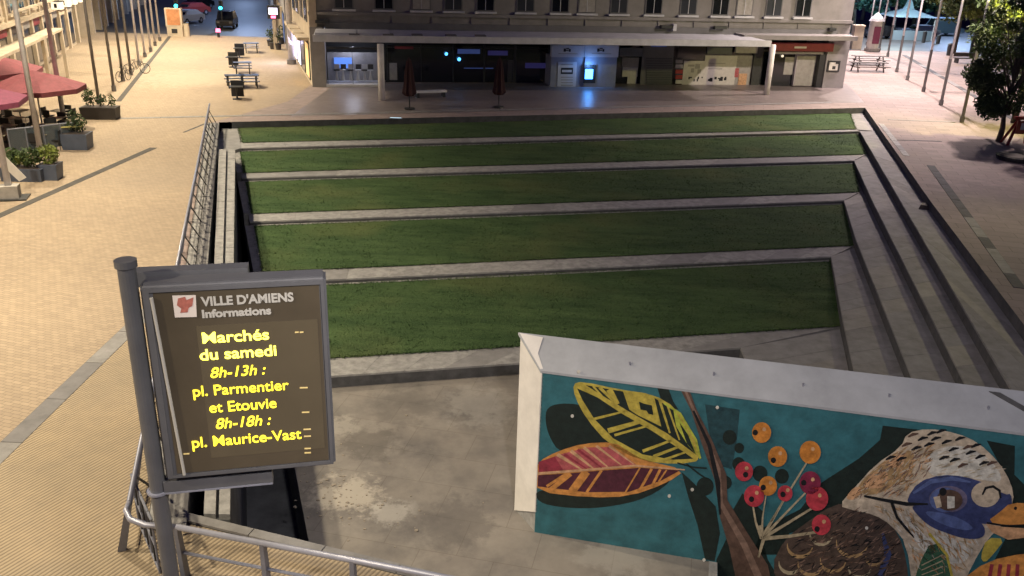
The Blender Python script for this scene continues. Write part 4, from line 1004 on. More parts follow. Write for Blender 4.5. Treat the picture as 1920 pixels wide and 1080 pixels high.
# long low planter bench in front of the cafe
lb = empty('low_bench', G(795, 182), 0, 'low pale bench standing in front of the dark cafe', 'bench')
a, b = G(778, 183) - G(795, 182), G(836, 181) - G(795, 182)
d = (b - a).normalized(); n_ = Vector((-d.y, d.x, 0)) * .22
MB().prism([a - n_, b - n_, b + n_, a + n_], .3, .42).build('seat', 'canopy_grey', lb)
for f in (.08, .92): p = lerp(a, b, f); MB().prism([p - n_ * .9 - d * .08, p - n_ * .9 + d * .08, p + n_ * .9 + d * .08, p + n_ * .9 - d * .08], 0, .3).build('leg', 'metal_dark', lb)
# closed parasols
def closed_parasol(px, py, label, m):
    r = empty('closed_parasol', G(px, py), 0, label, 'parasol', 'closed parasols before the dark cafe')
    MB().tube([(0, 0, 0), (0, 0, 2.9)], .035, 8).build('pole', 'metal_dark', r); MB().tube([(0, 0, 0), (0, 0, .09)], .3, 12).build('base', 'metal_dark', r)
    mb = MB(); n = 16; prof = [(.02, 2.95), (.12, 2.75), (.2, 2.3), (.25, 1.75), (.30, 1.3), (.36, .95), (.22, .78), (.05, .75)]; vs = []
    for (rad, z) in prof:
        for j in range(n): q = 2 * PI * j / n; k = rad * (1 + (.22 if j % 2 else -.15)); vs.append((k * math.cos(q), k * math.sin(q), z))
    fs_ = [(i * n + j, i * n + (j + 1) % n, (i + 1) * n + (j + 1) % n, (i + 1) * n + j) for i in range(len(prof) - 1) for j in range(n)]
    mb.add(vs, fs_); mb.build('folded_canopy', m, r)
closed_parasol(768, 205, 'folded dark red parasol nearest the left canopy pillar', 'parasol_closed')
closed_parasol(935, 202, 'folded dark red parasol in front of the bluish cafe door', 'parasol_closed')

# ------------------------------------------------------------------ generic furniture prototypes
def fix(o, loc, rz, label=None): o.location = loc; o.rotation_euler = (0, 0, rz); 
def picnic(loc, rz, label, group, w=1.8, m='wood_dark'):
    r = empty('picnic_table', loc, rz, label, 'table', group)
    for i in range(3): MB().box(-w / 2, w / 2, -.38 + i * .26, -.14 + i * .26, .72, .77).build('top_plank', m, r)
    for s in (-1, 1):
        MB().box(-w / 2, w / 2, s * .72 - .14, s * .72 + .14, .42, .46).build('bench_seat', m, r)
        mb = MB(); x = s * w * .36
        for q in (-1, 1): mb.hexa([(x - .04, q * .62 - .05, 0), (x + .04, q * .62 - .05, 0), (x + .04, q * .62 + .05, 0), (x - .04, q * .62 + .05, 0)], [(x - .04, q * .25 - .05, .72), (x + .04, q * .25 - .05, .72), (x + .04, q * .25 + .05, .72), (x - .04, q * .25 + .05, .72)])
        mb.box(x - .035, x + .035, -.75, .75, .34, .42); mb.build('trestle', m, r)
    return r
def high_table(loc, rz, label, group, s=1.0):
    r = empty('cafe_table_stack', loc, rz, label, 'table', group)
    MB().box(-.38 * s, .38 * s, -.38, .38, .72, .77).build('table_top', 'chair_black', r); MB().tube([(0, 0, 0), (0, 0, .72)], .05, 8).build('leg', 'chair_black', r); MB().tube([(0, 0, 0), (0, 0, .04)], .28, 12).build('foot', 'chair_black', r)
    MB().box(-.36 * s, .36 * s, .42, .47, .1, 1.05).build('backrest_panel', 'chair_black', r)
    return r
nm = ['nearest of the dark tables on the street side pavement', 'dark table right beside the nearest one on the pavement', 'dark table behind the nearest pair on the pavement', 'middle dark table of the row along the street', 'dark table further up the street row, left side', 'farthest dark table of the row on the pavement', 'dark table to the right of the farthest pair']
for i, (px, py, kind, rz) in enumerate(((445, 186, 1, .2), (468, 163, 0, .25), (442, 163, 0, .3), (456, 137, 0, .2), (436, 126, 1, .1), (449, 108, 1, .2), (472, 98, 0, .2))):
    if kind: high_table(G(px, py), rz, nm[i], 'dark tables along the street')
    else: picnic(G(px, py), rz + .1, nm[i], 'dark tables along the street', 1.25, 'chair_black')
for i, (px, py, w) in enumerate(((1626, 134, 3.2), (1628, 121, 3.2))):
    picnic(G(px, py), math.radians(8), ['long dark picnic table nearest the right corner of the shops', 'long dark picnic table behind the nearer one at the corner'][i], 'picnic tables by the corner', w)

# ------------------------------------------------------------------ masts (with lantern heads above the frame)
LAMPS = []
def mast(x, y, h, r, m, label, group, head=True, low=False):
    root = empty('lamp_mast', (x, y, 0), 0, label, 'mast', group)
    MB().tube([(0, 0, 0), (0, 0, h)], [r, r * .7], 10).build('pole', m, root, smooth=True)
    MB().tube([(0, 0, 0), (0, 0, .35)], r * 1.5, 10).build('base_sleeve', 'mast_dark', root)
    if low: MB().tube([(0, 0, .3), (0, 0, 3.0)], r * 1.06, 10).build('lower_pole_shade', 'mast_dark', root)  # dark sleeve: the unlit lower part of the pole put into its colour
    if head: MB().tube([(0, 0, h), (0, 0, h + .35)], [.28, .16], 12).build('lantern', 'lamp_warm', root)
    return root
ords = ['nearest', 'second', 'third', 'fourth', 'fifth', 'sixth', 'seventh', 'eighth', 'ninth', 'tenth', 'eleventh', 'twelfth', 'thirteenth']
LM = [(20, 372, 0), (77, 290, 0), (122, 238, 0), (186, 195, 1), (214, 171, 1), (231, 152, 1), (246, 141, 1), (261, 122, 0), (272, 107, 0), (283, 97, 0), (291, 86, 0), (300, 77, 0)]
for i, (px, py, dk) in enumerate(LM):
    p = G(px, py); mast(p.x, p.y, 13, .09 if i > 2 else .12, 'mast_dark' if dk else 'mast_paint', '%s slim mast in the row along the left street' % ords[i], 'masts along the left street')
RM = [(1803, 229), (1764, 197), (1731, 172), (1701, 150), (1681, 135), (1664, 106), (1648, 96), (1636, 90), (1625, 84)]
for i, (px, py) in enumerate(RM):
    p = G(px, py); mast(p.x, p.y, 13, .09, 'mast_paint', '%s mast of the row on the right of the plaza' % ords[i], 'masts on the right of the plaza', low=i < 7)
p = G(547, 120); mast(p.x, p.y, 13, .24, 'mast_paint', 'thick pale mast standing at the left side of the shop building', None)
p = G(1945, 118)

# ------------------------------------------------------------------ left buildings
LF0 = Vector((-28.6, 42.5)); LD = Vector((-.289, 1)).normalized(); LN = Vector((LD.y, -LD.x))
lbld = empty('stone_building', (LF0.x, LF0.y, 0), 0, 'pale stone building with shops and lanterns along the left street', 'building')
def lbox(t0, t1, o0, o1, z0, z1, name, m, parent=None, org=None):
    o_ = org or Vector((0, 0))
    P = [LD * t + LN * o for t, o in ((t0, o0), (t1, o0), (t1, o1), (t0, o1))]
    return MB().prism(P, z0, z1).build(name, m, parent or lbld)
lbox(-20, 36, -12, 0, 0, 14, 'wall', 'warm_stone')
lbox(-20, 36, 0, .35, 3.35, 3.6, 'cornice', 'warm_stone')
lbox(-20, 36, 0, .2, 6.9, 7.1, 'cornice', 'warm_stone')
rr = random.Random(5)
for i in range(18):
    t = -19 + i * 3.05
    lbox(t - .22, t + .22, 0, .22, 0, 3.35, 'pilaster', 'warm_stone'); lbox(t - .18, t + .18, 0, .16, 3.6, 6.9, 'pilaster', 'warm_stone')
    w = lbox(t + .45, t + 2.6, .0, .05, .25, 2.75, 'shop_window', 'metal_dark'); lbox(t + .52, t + 2.53, .05, .06, .32, 2.68, 'pane', rr.choice(['glass_mid', 'glass_dark', 'glass_mid', 'lit_warm']), w)
    lbox(t + .5, t + 2.55, .02, .12, 2.8, 3.25, 'shop_sign', rr.choice(['maroon', 'poster_grey', 'warm_stone', 'wood_dark']))
    w = lbox(t + .85, t + 2.2, 0, .05, 4.0, 6.3, 'window', 'warm_stone'); lbox(t + .93, t + 2.12, .05, .055, 4.06, 6.24, 'pane', 'glass_mid', w)
    lbox(t + 1.5, t + 1.56, .055, .07, 4.06, 6.24, 'mullion', 'poster_white', w); lbox(t + .75, t + 2.3, 0, .2, 3.85, 3.97, 'sill', 'warm_stone', w)
# projecting sign beams and lanterns
for i, t in enumerate((20.5, 23.2, 25.6, 28.0)):
    r = empty('street_lantern', (LF0.x + (LD * t + LN * 2).x, LF0.y + (LD * t + LN * 2).y, 0), 0, ['white lantern on the left facade closest to the parasols', 'second white lantern along the left facade', 'third white lantern along the left facade', 'farthest white lantern along the left facade'][i], 'lantern', 'white lanterns on the left facade')
    MB().box(-.3, .3, -.28, .28, 4.0, 4.5).build('shade', 'lit_pale', r); MB().box(-.34, .34, -.32, .32, 4.5, 4.57).build('cap', 'metal_dark', r); MB().box(-.1, .1, -.295, -.282, 4.1, 4.38).build('emblem', 'ink', r)
    e = -LN * 2; MB().tube([(0, 0, 4.65), (e.x, e.y, 4.65)], .03, 6).build('bracket', 'metal_dark', r)
lbox(4, 30, 3.0, 3.1, 4.95, 5.08, 'sign_beam', 'warm_stone'); lbox(0, 16, 2.0, 3.0, 3.0, 3.15, 'shop_awning', 'warm_stone')
for t in (0.3, 5.3, 10.3, 15.7): lbox(t - .12, t + .12, 2.8, 3.0, 0, 3.0, 'awning_post', 'warm_stone')
# dark arcade building further along
a2 = empty('arcade_building', (LF0.x, LF0.y, 0), 0, 'darker building with tall pale columns farther up the left street', 'building')
lbox(36.1, 92, -12, -.6, 0, 16, 'wall', 'facade_dark', a2)
for i in range(14):
    t = 37.3 + i * 4; lbox(t - .3, t + .3, -.6, .1, 0, 9, 'column', 'warm_stone', a2)
    w = lbox(t + .8, t + 3.2, -.6, -.55, .4, 3.0, 'shop_window', 'metal_dark', a2); lbox(t + .9, t + 3.1, -.55, -.54, .5, 2.9, 'pane', rr.choice(['glass_mid', 'blue_dim', 'lit_warm', 'glass_dark']), w)
    w = lbox(t + 1.2, t + 2.8, -.6, -.55, 4.2, 6.6, 'window', 'metal_dark', a2); lbox(t + 1.3, t + 2.7, -.55, -.54, 4.3, 6.5, 'pane', 'glass_dark', w)
# street right side, beyond the shops
rbl = empty('street_building', (-20.5, 78, 0), 0, 'bluish lit row of buildings on the right side of the far street', 'building')
rd = Vector((-.30, 1)).normalized(); rn = Vector((-rd.y, rd.x))
def rbox(t0, t1, o0, o1, z0, z1, name, m, parent=None):
    P = [rd * t + rn * o for t, o in ((t0, o0), (t1, o0), (t1, o1), (t0, o1))]; return MB().prism(P, z0, z1).build(name, m, parent or rbl)
rbox(0, 110, -10, 0, 0, 14, 'wall', 'facade_stone')
for i in range(14):
    t = 1.5 + i * 5; w = rbox(t, t + 3.6, 0, .06, .3, 2.9, 'shop_window', 'metal_dark'); rbox(t + .15, t + 3.45, .06, .07, .4, 2.8, 'pane', rr.choice(['glass_mid', 'blue_dim', 'lit_warm', 'glass_dark', 'blue_dim']), w)
    w = rbox(t + .5, t + 1.7, 0, .05, 4.2, 6.3, 'window', 'metal_dark'); rbox(t + .6, t + 1.6, .05, .06, 4.3, 6.2, 'pane', 'glass_dark', w)
    rbox(t + 3.9, t + 4.5, 0, .2, 0, 3.2, 'pilaster', 'warm_stone')

# ------------------------------------------------------------------ open parasols and cafe terrace
def parasol(loc, rz, r_, h, m, label):
    r = empty('open_parasol', loc, rz, label, 'parasol', 'open parasols over the cafe terrace')
    MB().tube([(0, 0, 0), (0, 0, h + .5)], .04, 8).build('pole', 'mast_paint', r); MB().box(-.35, .35, -.35, .35, 0, .08).build('base', 'metal_dark', r)
    n = 8; mb = MB(); vs = [(0, 0, h + .62)]
    for j in range(n):
        q = PI / 4 * j + PI / 8; k = r_ * (1.0); vs.append((k * math.cos(q) * .5, k * math.sin(q) * .5, h + .30))
    for j in range(n):
        q = PI / 4 * j + PI / 8; vs.append((r_ * math.cos(q), r_ * math.sin(q), h - .12))
    for j in range(n):
        q = PI / 4 * j + PI / 8; vs.append((r_ * math.cos(q), r_ * math.sin(q), h - .34))
    f = [(0, 1 + j, 1 + (j + 1) % n) for j in range(n)] + [(1 + j, 9 + j, 9 + (j + 1) % n, 1 + (j + 1) % n) for j in range(n)] + [(9 + j, 17 + j, 17 + (j + 1) % n, 9 + (j + 1) % n) for j in range(n)]
    mb.add(vs, f); mb.build('canopy', m, r)
    for j in range(n):
        q = PI / 4 * j + PI / 8; MB().tube([(0, 0, h + .1), (r_ * .95 * math.cos(q), r_ * .95 * math.sin(q), h - .1)], .012, 4).build('rib', 'metal_dark', r)
parasol((-22.9, 41.2, 0), .2, 2.2, 2.3, 'parasol_red', 'wide open red parasol right of the second street mast')
parasol((-23.9, 37.2, 0), .3, 2.5, 2.3, 'parasol_plum', 'plum coloured open parasol at the left edge of the terrace')
parasol((-26.6, 44.0, 0), .3, 2.4, 2.6, 'parasol_red', 'red open parasol half hidden behind the plum one')
def chair_proto():
    r = empty('cafe_chair', (0, 0, -50))
    MB().box(-.2, .2, -.2, .2, .43, .47).build('seat', 'chair_black', r); MB().box(-.2, .2, .18, .22, .5, .88).build('backrest', 'chair_black', r)
    for x in (-.18, .18):
        for y in (-.18, .18): MB().tube([(x, y, 0), (x, y, .45)], .014, 4).build('leg', 'chair_black', r)
    return r
def table_proto():
    r = empty('cafe_table', (0, 0, -50)); MB().box(-.35, .35, -.35, .35, .72, .75).build('table_top', 'table_pale', r); MB().tube([(0, 0, 0), (0, 0, .72)], .03, 6).build('leg', 'metal_dark', r); MB().tube([(0, 0, 0), (0, 0, .03)], .22, 8).build('foot', 'metal_dark', r); return r
ch0, tb0 = chair_proto(), table_proto(); fc = ft = True
tspots = [(-21.0, 37.6), (-22.6, 37.0), (-21.6, 39.3), (-23.3, 38.9), (-22.1, 41.0), (-23.9, 40.7), (-22.9, 42.9), (-24.7, 42.6), (-24.3, 36.4), (-25.2, 38.8), (-25.7, 41.0)]
rr = random.Random(11)
for i, (x, y) in enumerate(tspots):
    t_ = tb0 if ft else copy_tree(tb0); ft = False
    rz = rr.uniform(-.2, .4); fix(t_, (x, y, 0), rz); wh = 'nearest the front planters' if y < 37.7 else ('under the plum parasol' if x < -23.2 and y < 41 else ('below the red parasol' if y < 42 else 'at the back by the facade'))
    tag(t_, 'small square pale topped cafe table ' + wh, 'table', 'cafe tables on the left terrace')
    for k in range(4):
        if rr.random() < .12: continue
        c_ = ch0 if fc else copy_tree(ch0); fc = False
        a = rz + k * PI / 2 + rr.uniform(-.15, .15); dd = Vector((math.sin(a), -math.cos(a))) * .58
        fix(c_, (x - dd.x, y - dd.y, 0), a); tag(c_, 'black cafe chair drawn up to a table ' + wh, 'chair', 'cafe chairs on the left terrace')
# glass/metal screen around the terrace
scr = empty('terrace_screen', G(30, 300), 0, 'low framed screen in front of the cafe terrace', 'screen')
o0 = G(30, 300); pts = [G(24, 262) - o0, G(60, 262) - o0, G(150, 258) - o0]
a, b = G(22, 292) - o0, G(150, 276) - o0
mat('screen_glass', (.10, .13, .16), .15, trans=.5)
mb = MB(); d = (b - a).normalized(); n_ = Vector((-d.y, d.x, 0)) * .02
for i in range(4):
    p, q = lerp(a, b, i / 4), lerp(a, b, (i + 1) / 4)
    MB().prism([p - n_ * .5, q - n_ * .5, q + n_ * .5, p + n_ * .5], .15, 1.1).build('panel', 'screen_glass', scr)
for i in range(5): p = lerp(a, b, i / 4); MB().tube([p, p + Vector((0, 0, 1.15))], .03, 6).build('post', 'metal_blue', scr)
MB().tube([a + Vector((0, 0, 1.13)), b + Vector((0, 0, 1.13))], .03, 6).build('top_rail', 'steel', scr)
yb = MB(); a3, b3 = G(98, 248, .75), G(158, 245, .75); dd = (b3 - a3).normalized(); n3 = Vector((-dd.y, dd.x, 0)) * .16
yt = empty('yellow_shelf', Vector((a3.x, a3.y, 0)), 0, 'long narrow shelf table with a yellow top on the terrace', 'table')
MB().prism([(-n3)[:], (b3 - a3 - n3)[:], (b3 - a3 + n3)[:], n3[:]], .95, 1.0).build('top', 'yellow_board', yt)
for f in (.05, .95): p = (b3 - a3) * f; MB().tube([(p.x, p.y, 0), (p.x, p.y, .95)], .03, 6).build('leg', 'metal_dark', yt)

# ------------------------------------------------------------------ planters and plants
def leaves(mb, c, rx, ry, rz, n, size, m, rnd, shell=.35):
    for _ in range(n):
        while True:
            u = Vector((rnd.uniform(-1, 1), rnd.uniform(-1, 1), rnd.uniform(-1, 1)))
            if shell < u.length < 1: break
        p = Vector((c[0] + u.x * rx, c[1] + u.y * ry, c[2] + u.z * rz)); s = size * rnd.uniform(.6, 1.3)
        a = Vector((rnd.gauss(0, 1), rnd.gauss(0, 1), rnd.gauss(0, 1))).normalized(); b = a.orthogonal().normalized()
        b = (Matrix.Rotation(rnd.uniform(0, 6.28), 3, a) @ b); c2 = a.cross(b)
        mb.add([p - b * s, p + c2 * s * .45, p + b * s, p - c2 * s * .45], [(0, 1, 2, 3)], m)
def planter(px, py, w, d, h, rz, m, plants, label, lbl2, cat='planter'):
    r = empty('planter', G(px, py), rz, label, cat)
    mb = MB(); mb.hexa([(-w / 2, -d / 2, 0), (w / 2, -d / 2, 0), (w / 2, d / 2, 0), (-w / 2, d / 2, 0)], [(-w / 2 - .05, -d / 2 - .05, h), (w / 2 + .05, -d / 2 - .05, h), (w / 2 + .05, d / 2 + .05, h), (-w / 2 - .05, d / 2 + .05, h)]); mb.build('tub', m, r)
    MB().box(-w / 2 + .02, w / 2 - .02, -d / 2 + .02, d / 2 - .02, h, h + .012).build('soil', 'wood_dark', r)
    rnd = random.Random(int(px)); o_ = G(px, py)
    s = empty('shrub', (o_.x, o_.y, h), rz, lbl2, 'shrub'); 
    for (x, y, z, rx, rz_, n, mm) in plants:
        mb = MB(); leaves(mb, (x, y, z), rx, rx * .8, rz_, n, .075, mm, rnd, .1); mb.build('foliage', None, s)
        mb = MB()
        for q in range(4): mb.tube([(x * .5, y, -.05), (x + rnd.uniform(-.2, .2) * rx, y + rnd.uniform(-.2, .2) * rx, z)], [.02, .008], 5)
        mb.build('stem', 'bark', s)
planter(190, 222, 1.7, .75, .62, .1, 'planter_dark', [(-.5, 0, .5, .32, .5, 260, 'leaf_mid'), (.1, 0, .35, .3, .3, 160, 'leaf_dark'), (.6, .1, .3, .2, .3, 90, 'leaf_mid')], 'long dark planter box at the far corner of the terrace', 'spiky small shrubs in the long dark planter')
planter(147, 278, 1.05, .75, .7, .1, 'planter_blue', [(0, 0, .5, .35, .55, 220, 'leaf_dark'), (.2, .1, .4, .3, .4, 120, 'leaf_mid')], 'square blue-grey planter box at the middle of the terrace edge', 'thin dark shrub in the square blue-grey planter')
planter(98, 335, .62, .6, .62, .1, 'planter_blue', [(0, 0, .35, .42, .4, 520, 'leaf_light')], 'tall square blue-grey planter beside the long one near the masts', 'bright round green bush in the tall square planter')
planter(48, 337, 1.5, .65, .5, .05, 'planter_blue', [(-.4, 0, .4, .45, .36, 420, 'leaf_mid'), (.35, 0, .42, .42, .4, 420, 'leaf_mid'), (0, .1, .3, .4, .25, 260, 'leaf_light')], 'long low blue-grey planter at the left edge', 'loose grey-green bushes in the long low planter')
# small A-board / menu sign at left edge
ab = empty('menu_board', G(22, 372), .3, 'tilted white menu board on a stand at the left edge', 'sign')
mb = MB(); mb.hexa([(-.3, -.02, .9), (.05, -.02, .75), (.05, .03, .75), (-.3, .03, .9)], [(-.12, -.02, 1.45), (.22, -.02, 1.3), (.22, .03, 1.3), (-.12, .03, 1.45)]); 
mb = MB(); mb.hexa([(.35, -.03, .62), (.6, -.03, .75), (.6, 0, .75), (.35, 0, .62)], [(-.25, -.03, 1.42), (.02, -.03, 1.6), (.02, 0, 1.6), (-.25, 0, 1.42)]); mb.build('board', 'poster_white', ab)
MB().tube([(0, 0, 0), (0, 0, 1.2)], .03, 6).build('stand', 'metal_dark', ab); MB().box(-.55, .55, -.4, .4, 0, .05).build('foot_plate', 'metal_dark', ab)
MB().box(-.42, .3, -.25, .2, .05, .5).build('box', 'poster_grey', ab)

# bicycles
def bicycle(px, py, rz, label):
    r = empty('bicycle', G(px, py), rz, label, 'bicycle', 'bicycles locked by the masts')
    for x in (-.52, .52):
        mb = MB(); n = 18; mb.tube([(x + .33 * math.cos(2 * PI * i / n), 0, .34 + .33 * math.sin(2 * PI * i / n)) for i in range(n + 1)], .022, 5, cap=False); w = mb.build('wheel', 'tyre', r)
        mb = MB(); [mb.tube([(x, 0, .34), (x + .32 * math.cos(PI * i / 4), 0, .34 + .32 * math.sin(PI * i / 4))], .004, 3) for i in range(8)]; mb.build('spokes', 'steel', w)
    mb = MB()
    for a, b in (((-.52, .34), (-.15, .82)), ((-.15, .82), (.38, .80)), ((.38, .8), (0, .3)), ((0, .3), (-.52, .34)), ((0, .3), (-.15, .85)), ((.52, .34), (.36, .92))): mb.tube([(a[0], 0, a[1]), (b[0], 0, b[1])], .02, 5)
    mb.build('frame', 'metal_dark', r); MB().tube([(.36, -.26, .98), (.36, .26, .98)], .016, 5).build('handlebar', 'metal_dark', r); MB().box(-.28, -.04, -.06, .06, .9, .95).build('saddle', 'chair_black', r)
bicycle(233, 152, 1.4, 'dark bicycle leaning by the left masts, nearer one'); bicycle(258, 138, .4, 'dark bicycle parked beside the kerb line, farther one')

# ------------------------------------------------------------------ street furniture up the street, vehicles
ib = empty('orange_board', G(330, 68), 0, 'orange and cream advertising column at the end of the paving', 'sign')
MB().box(-.75, .75, -.15, .15, 0, .9).build('base', 'warm_stone', ib); MB().box(-.8, .8, -.17, .17, .9, 2.6).build('panel', 'warm_stone', ib); MB().box(-.62, .62, -.19, -.171, 1.05, 2.5).build('poster', 'orange_board', ib); MB().box(-.3, .25, -.17, -.152, .3, .7).build('hatch', 'ink', ib)
sb = empty('bollard', G(351, 68), 0, 'stout cream bollard to the right of the orange advertising column', 'bollard')
MB().tube([(0, 0, 0), (0, 0, 1.2)], [.3, .26], 10).build('post', 'warm_stone', sb); MB().tube([(0, 0, 1.2), (0, 0, 1.3)], [.26, .1], 10).build('cap', 'metal_dark', sb)
def traffic_light(px, py, h, m, label):
    r = empty('traffic_light', G(px, py), 0, label, 'traffic light'); MB().tube([(0, 0, 0), (0, 0, h)], .06, 8).build('pole', 'metal_dark', r)
    MB().box(-.17, .17, -.14, .14, h - .95, h).build('housing', 'metal_dark', r)
    for i, mm in enumerate(['glass_dark', 'glass_dark', m]): MB().tube([(0, -.14, h - .17 - .29 * i), (0, -.2, h - .17 - .29 * i)], .17 if i == 2 else .1, 12).build('lamp', mm, r)
traffic_light(336, 58, 3.2, 'cyan_lamp', 'traffic light glowing cyan above the orange advertising column'); traffic_light(418, 55, 2.9, 'cyan_lamp', 'traffic light glowing cyan behind the dark van'); traffic_light(327, 30, 3.4, 'cyan_lamp', 'faint cyan traffic light at the far left of the crossing')
rb_ = empty('lit_bollard', G(410, 70), 0, 'short bollard with a glowing red lamp at the street end', 'bollard'); MB().tube([(0, 0, 0), (0, 0, .5)], .12, 10).build('post', 'metal_dark', rb_); MB().tube([(0, 0, .5), (0, 0, .8)], [.24, .2], 12).build('lamp', 'red_lamp', rb_)
def car(px, py, rz, m, label, lights=None, s=1.0, van=0):
    r = empty('parked_car' if not lights else 'car', G(px, py), rz, label, 'car')
    L, Wd = 4.2 * s, 1.75 * s; hr = 1.45 + van * .5
    prof = [(-L / 2, .35), (-L / 2, .8), (-L / 2 + .1, .95), (-L * .32, 1.0), (-L * .2, hr), (L * .22, hr + .02), (L * .40, 1.0), (L / 2 - .05, .92), (L / 2, .7), (L / 2, .35)]
    n = len(prof); mb = MB()
    vs = [(x, -Wd / 2 * (.86 if z > 1.1 else 1), z) for x, z in prof] + [(x, Wd / 2 * (.86 if z > 1.1 else 1), z) for x, z in prof]
    mb.add(vs, [tuple(range(n)), tuple(range(n, 2 * n))] + [(i, (i + 1) % n, n + (i + 1) % n, n + i) for i in range(n)]); body = mb.build('body', m, r)
    for sx, a, b in ((1, 0, 1), (-1, 0, 1)):
        y = sx * (Wd / 2 * .93 + .012); MB().hexa([(-L * .28, y, 1.02), (L * .34, y, 1.02), (L * .20, sx * (Wd / 2 * .86 + .012), hr - .08), (-L * .19, sx * (Wd / 2 * .86 + .012), hr - .08)], [(-L * .28, y + sx * .01, 1.02), (L * .34, y + sx * .01, 1.02), (L * .20, sx * (Wd / 2 * .86 + .022), hr - .08), (-L * .19, sx * (Wd / 2 * .86 + .022), hr - .08)]).build('side_window', 'glass_dark', r)
    x0, x1 = -L * .32, -L * .2
    MB().hexa([(x0 - .02, -Wd * .4, 1.02), (x0 - .02, Wd * .4, 1.02), (x1 - .02, Wd * .36, hr - .06), (x1 - .02, -Wd * .36, hr - .06)], [(x0 - .03, -Wd * .4, 1.03), (x0 - .03, Wd * .4, 1.03), (x1 - .03, Wd * .36, hr - .05), (x1 - .03, -Wd * .36, hr - .05)]).build('windscreen', 'glass_dark', r)
    for x in (-L * .31, L * .31):
        for y in (-Wd / 2 + .08, Wd / 2 - .08): 
            w = MB().tube([(x, y - .1, .33), (x, y + .1, .33)], .33, 14).build('wheel', 'tyre', r); MB().tube([(x, y - .11, .33), (x, y + .11, .33)], .18, 10).build('rim', 'steel', w)
    for y in (-Wd * .36, Wd * .36):
        MB().box(-L / 2 - .03, -L / 2 + .02, y - .17, y + .17, .62, .82).build('headlight', lights or 'glass_mid', r)
        MB().box(L / 2 - .02, L / 2 + .03, y - .14, y + .14, .65, .82).build('tail_light', 'car_red', r)
car(427, 52, math.radians(100), 'car_black', 'dark car standing at the end of the pavement under the cyan light', van=.6)
car(352, 44, math.radians(75), 'car_white', 'white car behind the cream bollard on the street')
car(374, 16, math.radians(70), 'car_black', 'car with bright white headlights far up the street', lights='head_white')
car(362, 28, math.radians(60), 'car_red', 'reddish car crossing in front of the bright headlights')
# lit totem on the right of the street + potted plants
tt = empty('totem_sign', G(518, 93), 0, 'lit screen totem above dark plant pots by the thick mast', 'sign')
MB().box(-.16, .16, -.12, .12, 0, 2.6).build('post', 'warm_stone', tt); MB().box(-.5, .5, -.2, .2, 2.6, 3.7).build('head', 'metal_dark', tt); MB().box(-.38, .38, -.22, -.201, 2.95, 3.5).build('screen', 'lit_white', tt); MB().box(-.2, .2, -.22, -.201, 2.65, 2.85).build('screen', 'red_lamp', tt)
for i, (px, py) in enumerate(((507, 86), (512, 92), (522, 93), (528, 82))):
    r = empty('plant_pot', G(px, py), 0, ['dark pot left of the lit totem', 'dark pot at the foot of the lit totem, left', 'dark pot at the foot of the lit totem, right', 'dark pot nearest the thick mast'][i], 'plant pot', 'pots round the totem')
    MB().tube([(0, 0, 0), (0, 0, .55)], [.22, .3], 10).build('pot', 'planter_dark', r); mb = MB(); leaves(mb, (0, 0, 1.1), .32, .32, .6, 90, .1, 'leaf_dark', random.Random(i), .1); mb.build('foliage', None, r)
# right background: kiosk, pillar, bins, benches
kk = empty('advertising_pillar', G(1634, 96), 0, 'pinkish advertising pillar with dome beyond the picnic tables', 'pillar')
MB().tube([(0, 0, 0), (0, 0, .3)], .75, 14).build('base', 'poster_grey', kk); MB().tube([(0, 0, .3), (0, 0, 3.0)], .6, 14).build('drum', 'poster_white', kk); MB().tube([(0, 0, 3.0), (0, 0, 3.3), (0, 0, 3.8)], [.75, .6, .1], 14).build('dome', 'mast_paint', kk); MB().box(-.35, .35, -.64, -.6, .8, 2.5).build('poster', 'parasol_plum', kk)
kp = empty('cream_post_box', G(1603, 92), 0, 'cream square post just beyond the building corner', 'post'); MB().box(-.5, .5, -.4, .4, 0, 2.3).build('body', 'warm_stone', kp); MB().box(-.56, .56, -.46, .46, 2.3, 2.45).build('cap', 'warm_stone', kp)
for i, (px, py, w, h) in enumerate(((1779, 104, .5, 1.1), (1731, 80, .4, 1.2), (1758, 82, .4, .9), (1822, 100, .5, 1.5))):
    r = empty('litter_bin', G(px, py), 0, ['dark litter bin between the third and fourth right masts', 'slim dark post bin at the side road, left one', 'low dark bin at the side road beside the slim one', 'tall dark bin under the roadside trees'][i], 'bin', 'dark bins by the side road')
    MB().tube([(0, 0, 0), (0, 0, h)], [w * .5, w * .6], 10).build('drum', 'metal_dark', r); MB().tube([(0, 0, h), (0, 0, h + .12)], [w * .65, w * .3], 10).build('lid', 'metal_dark', r)
bn = empty('park_bench', G(1812, 118), math.radians(10), 'low dark bench on the plaza below the roadside trees', 'bench')
MB().box(-1.3, 1.3, -.3, .3, .4, .47).build('seat', 'wood_dark', bn); [MB().box(x - .05, x + .05, -.28, .28, 0, .4).build('leg', 'metal_dark', bn) for x in (-1.1, 1.1)]; MB().box(-1.3, 1.3, .26, .32, .55, .9).build('backrest', 'wood_dark', bn)
q = G(1693, 72)
gz = empty('gazebo', q, 0, 'pale pointed kiosk roof on posts across the side road', 'kiosk')
mat('pale_blue', (.20, .27, .34), .5)
mb = MB(); mb.add([(-2.6, -2.6, 2.6), (2.6, -2.6, 2.6), (2.6, 2.6, 2.6), (-2.6, 2.6, 2.6), (-.5, -.5, 3.4), (.5, -.5, 3.4), (.5, .5, 3.4), (-.5, .5, 3.4), (0, 0, 5.0)], [(0, 1, 5, 4), (1, 2, 6, 5), (2, 3, 7, 6), (3, 0, 4, 7), (4, 5, 8), (5, 6, 8), (6, 7, 8), (7, 4, 8), (0, 3, 2, 1)]); mb.build('roof', 'pale_blue', gz)
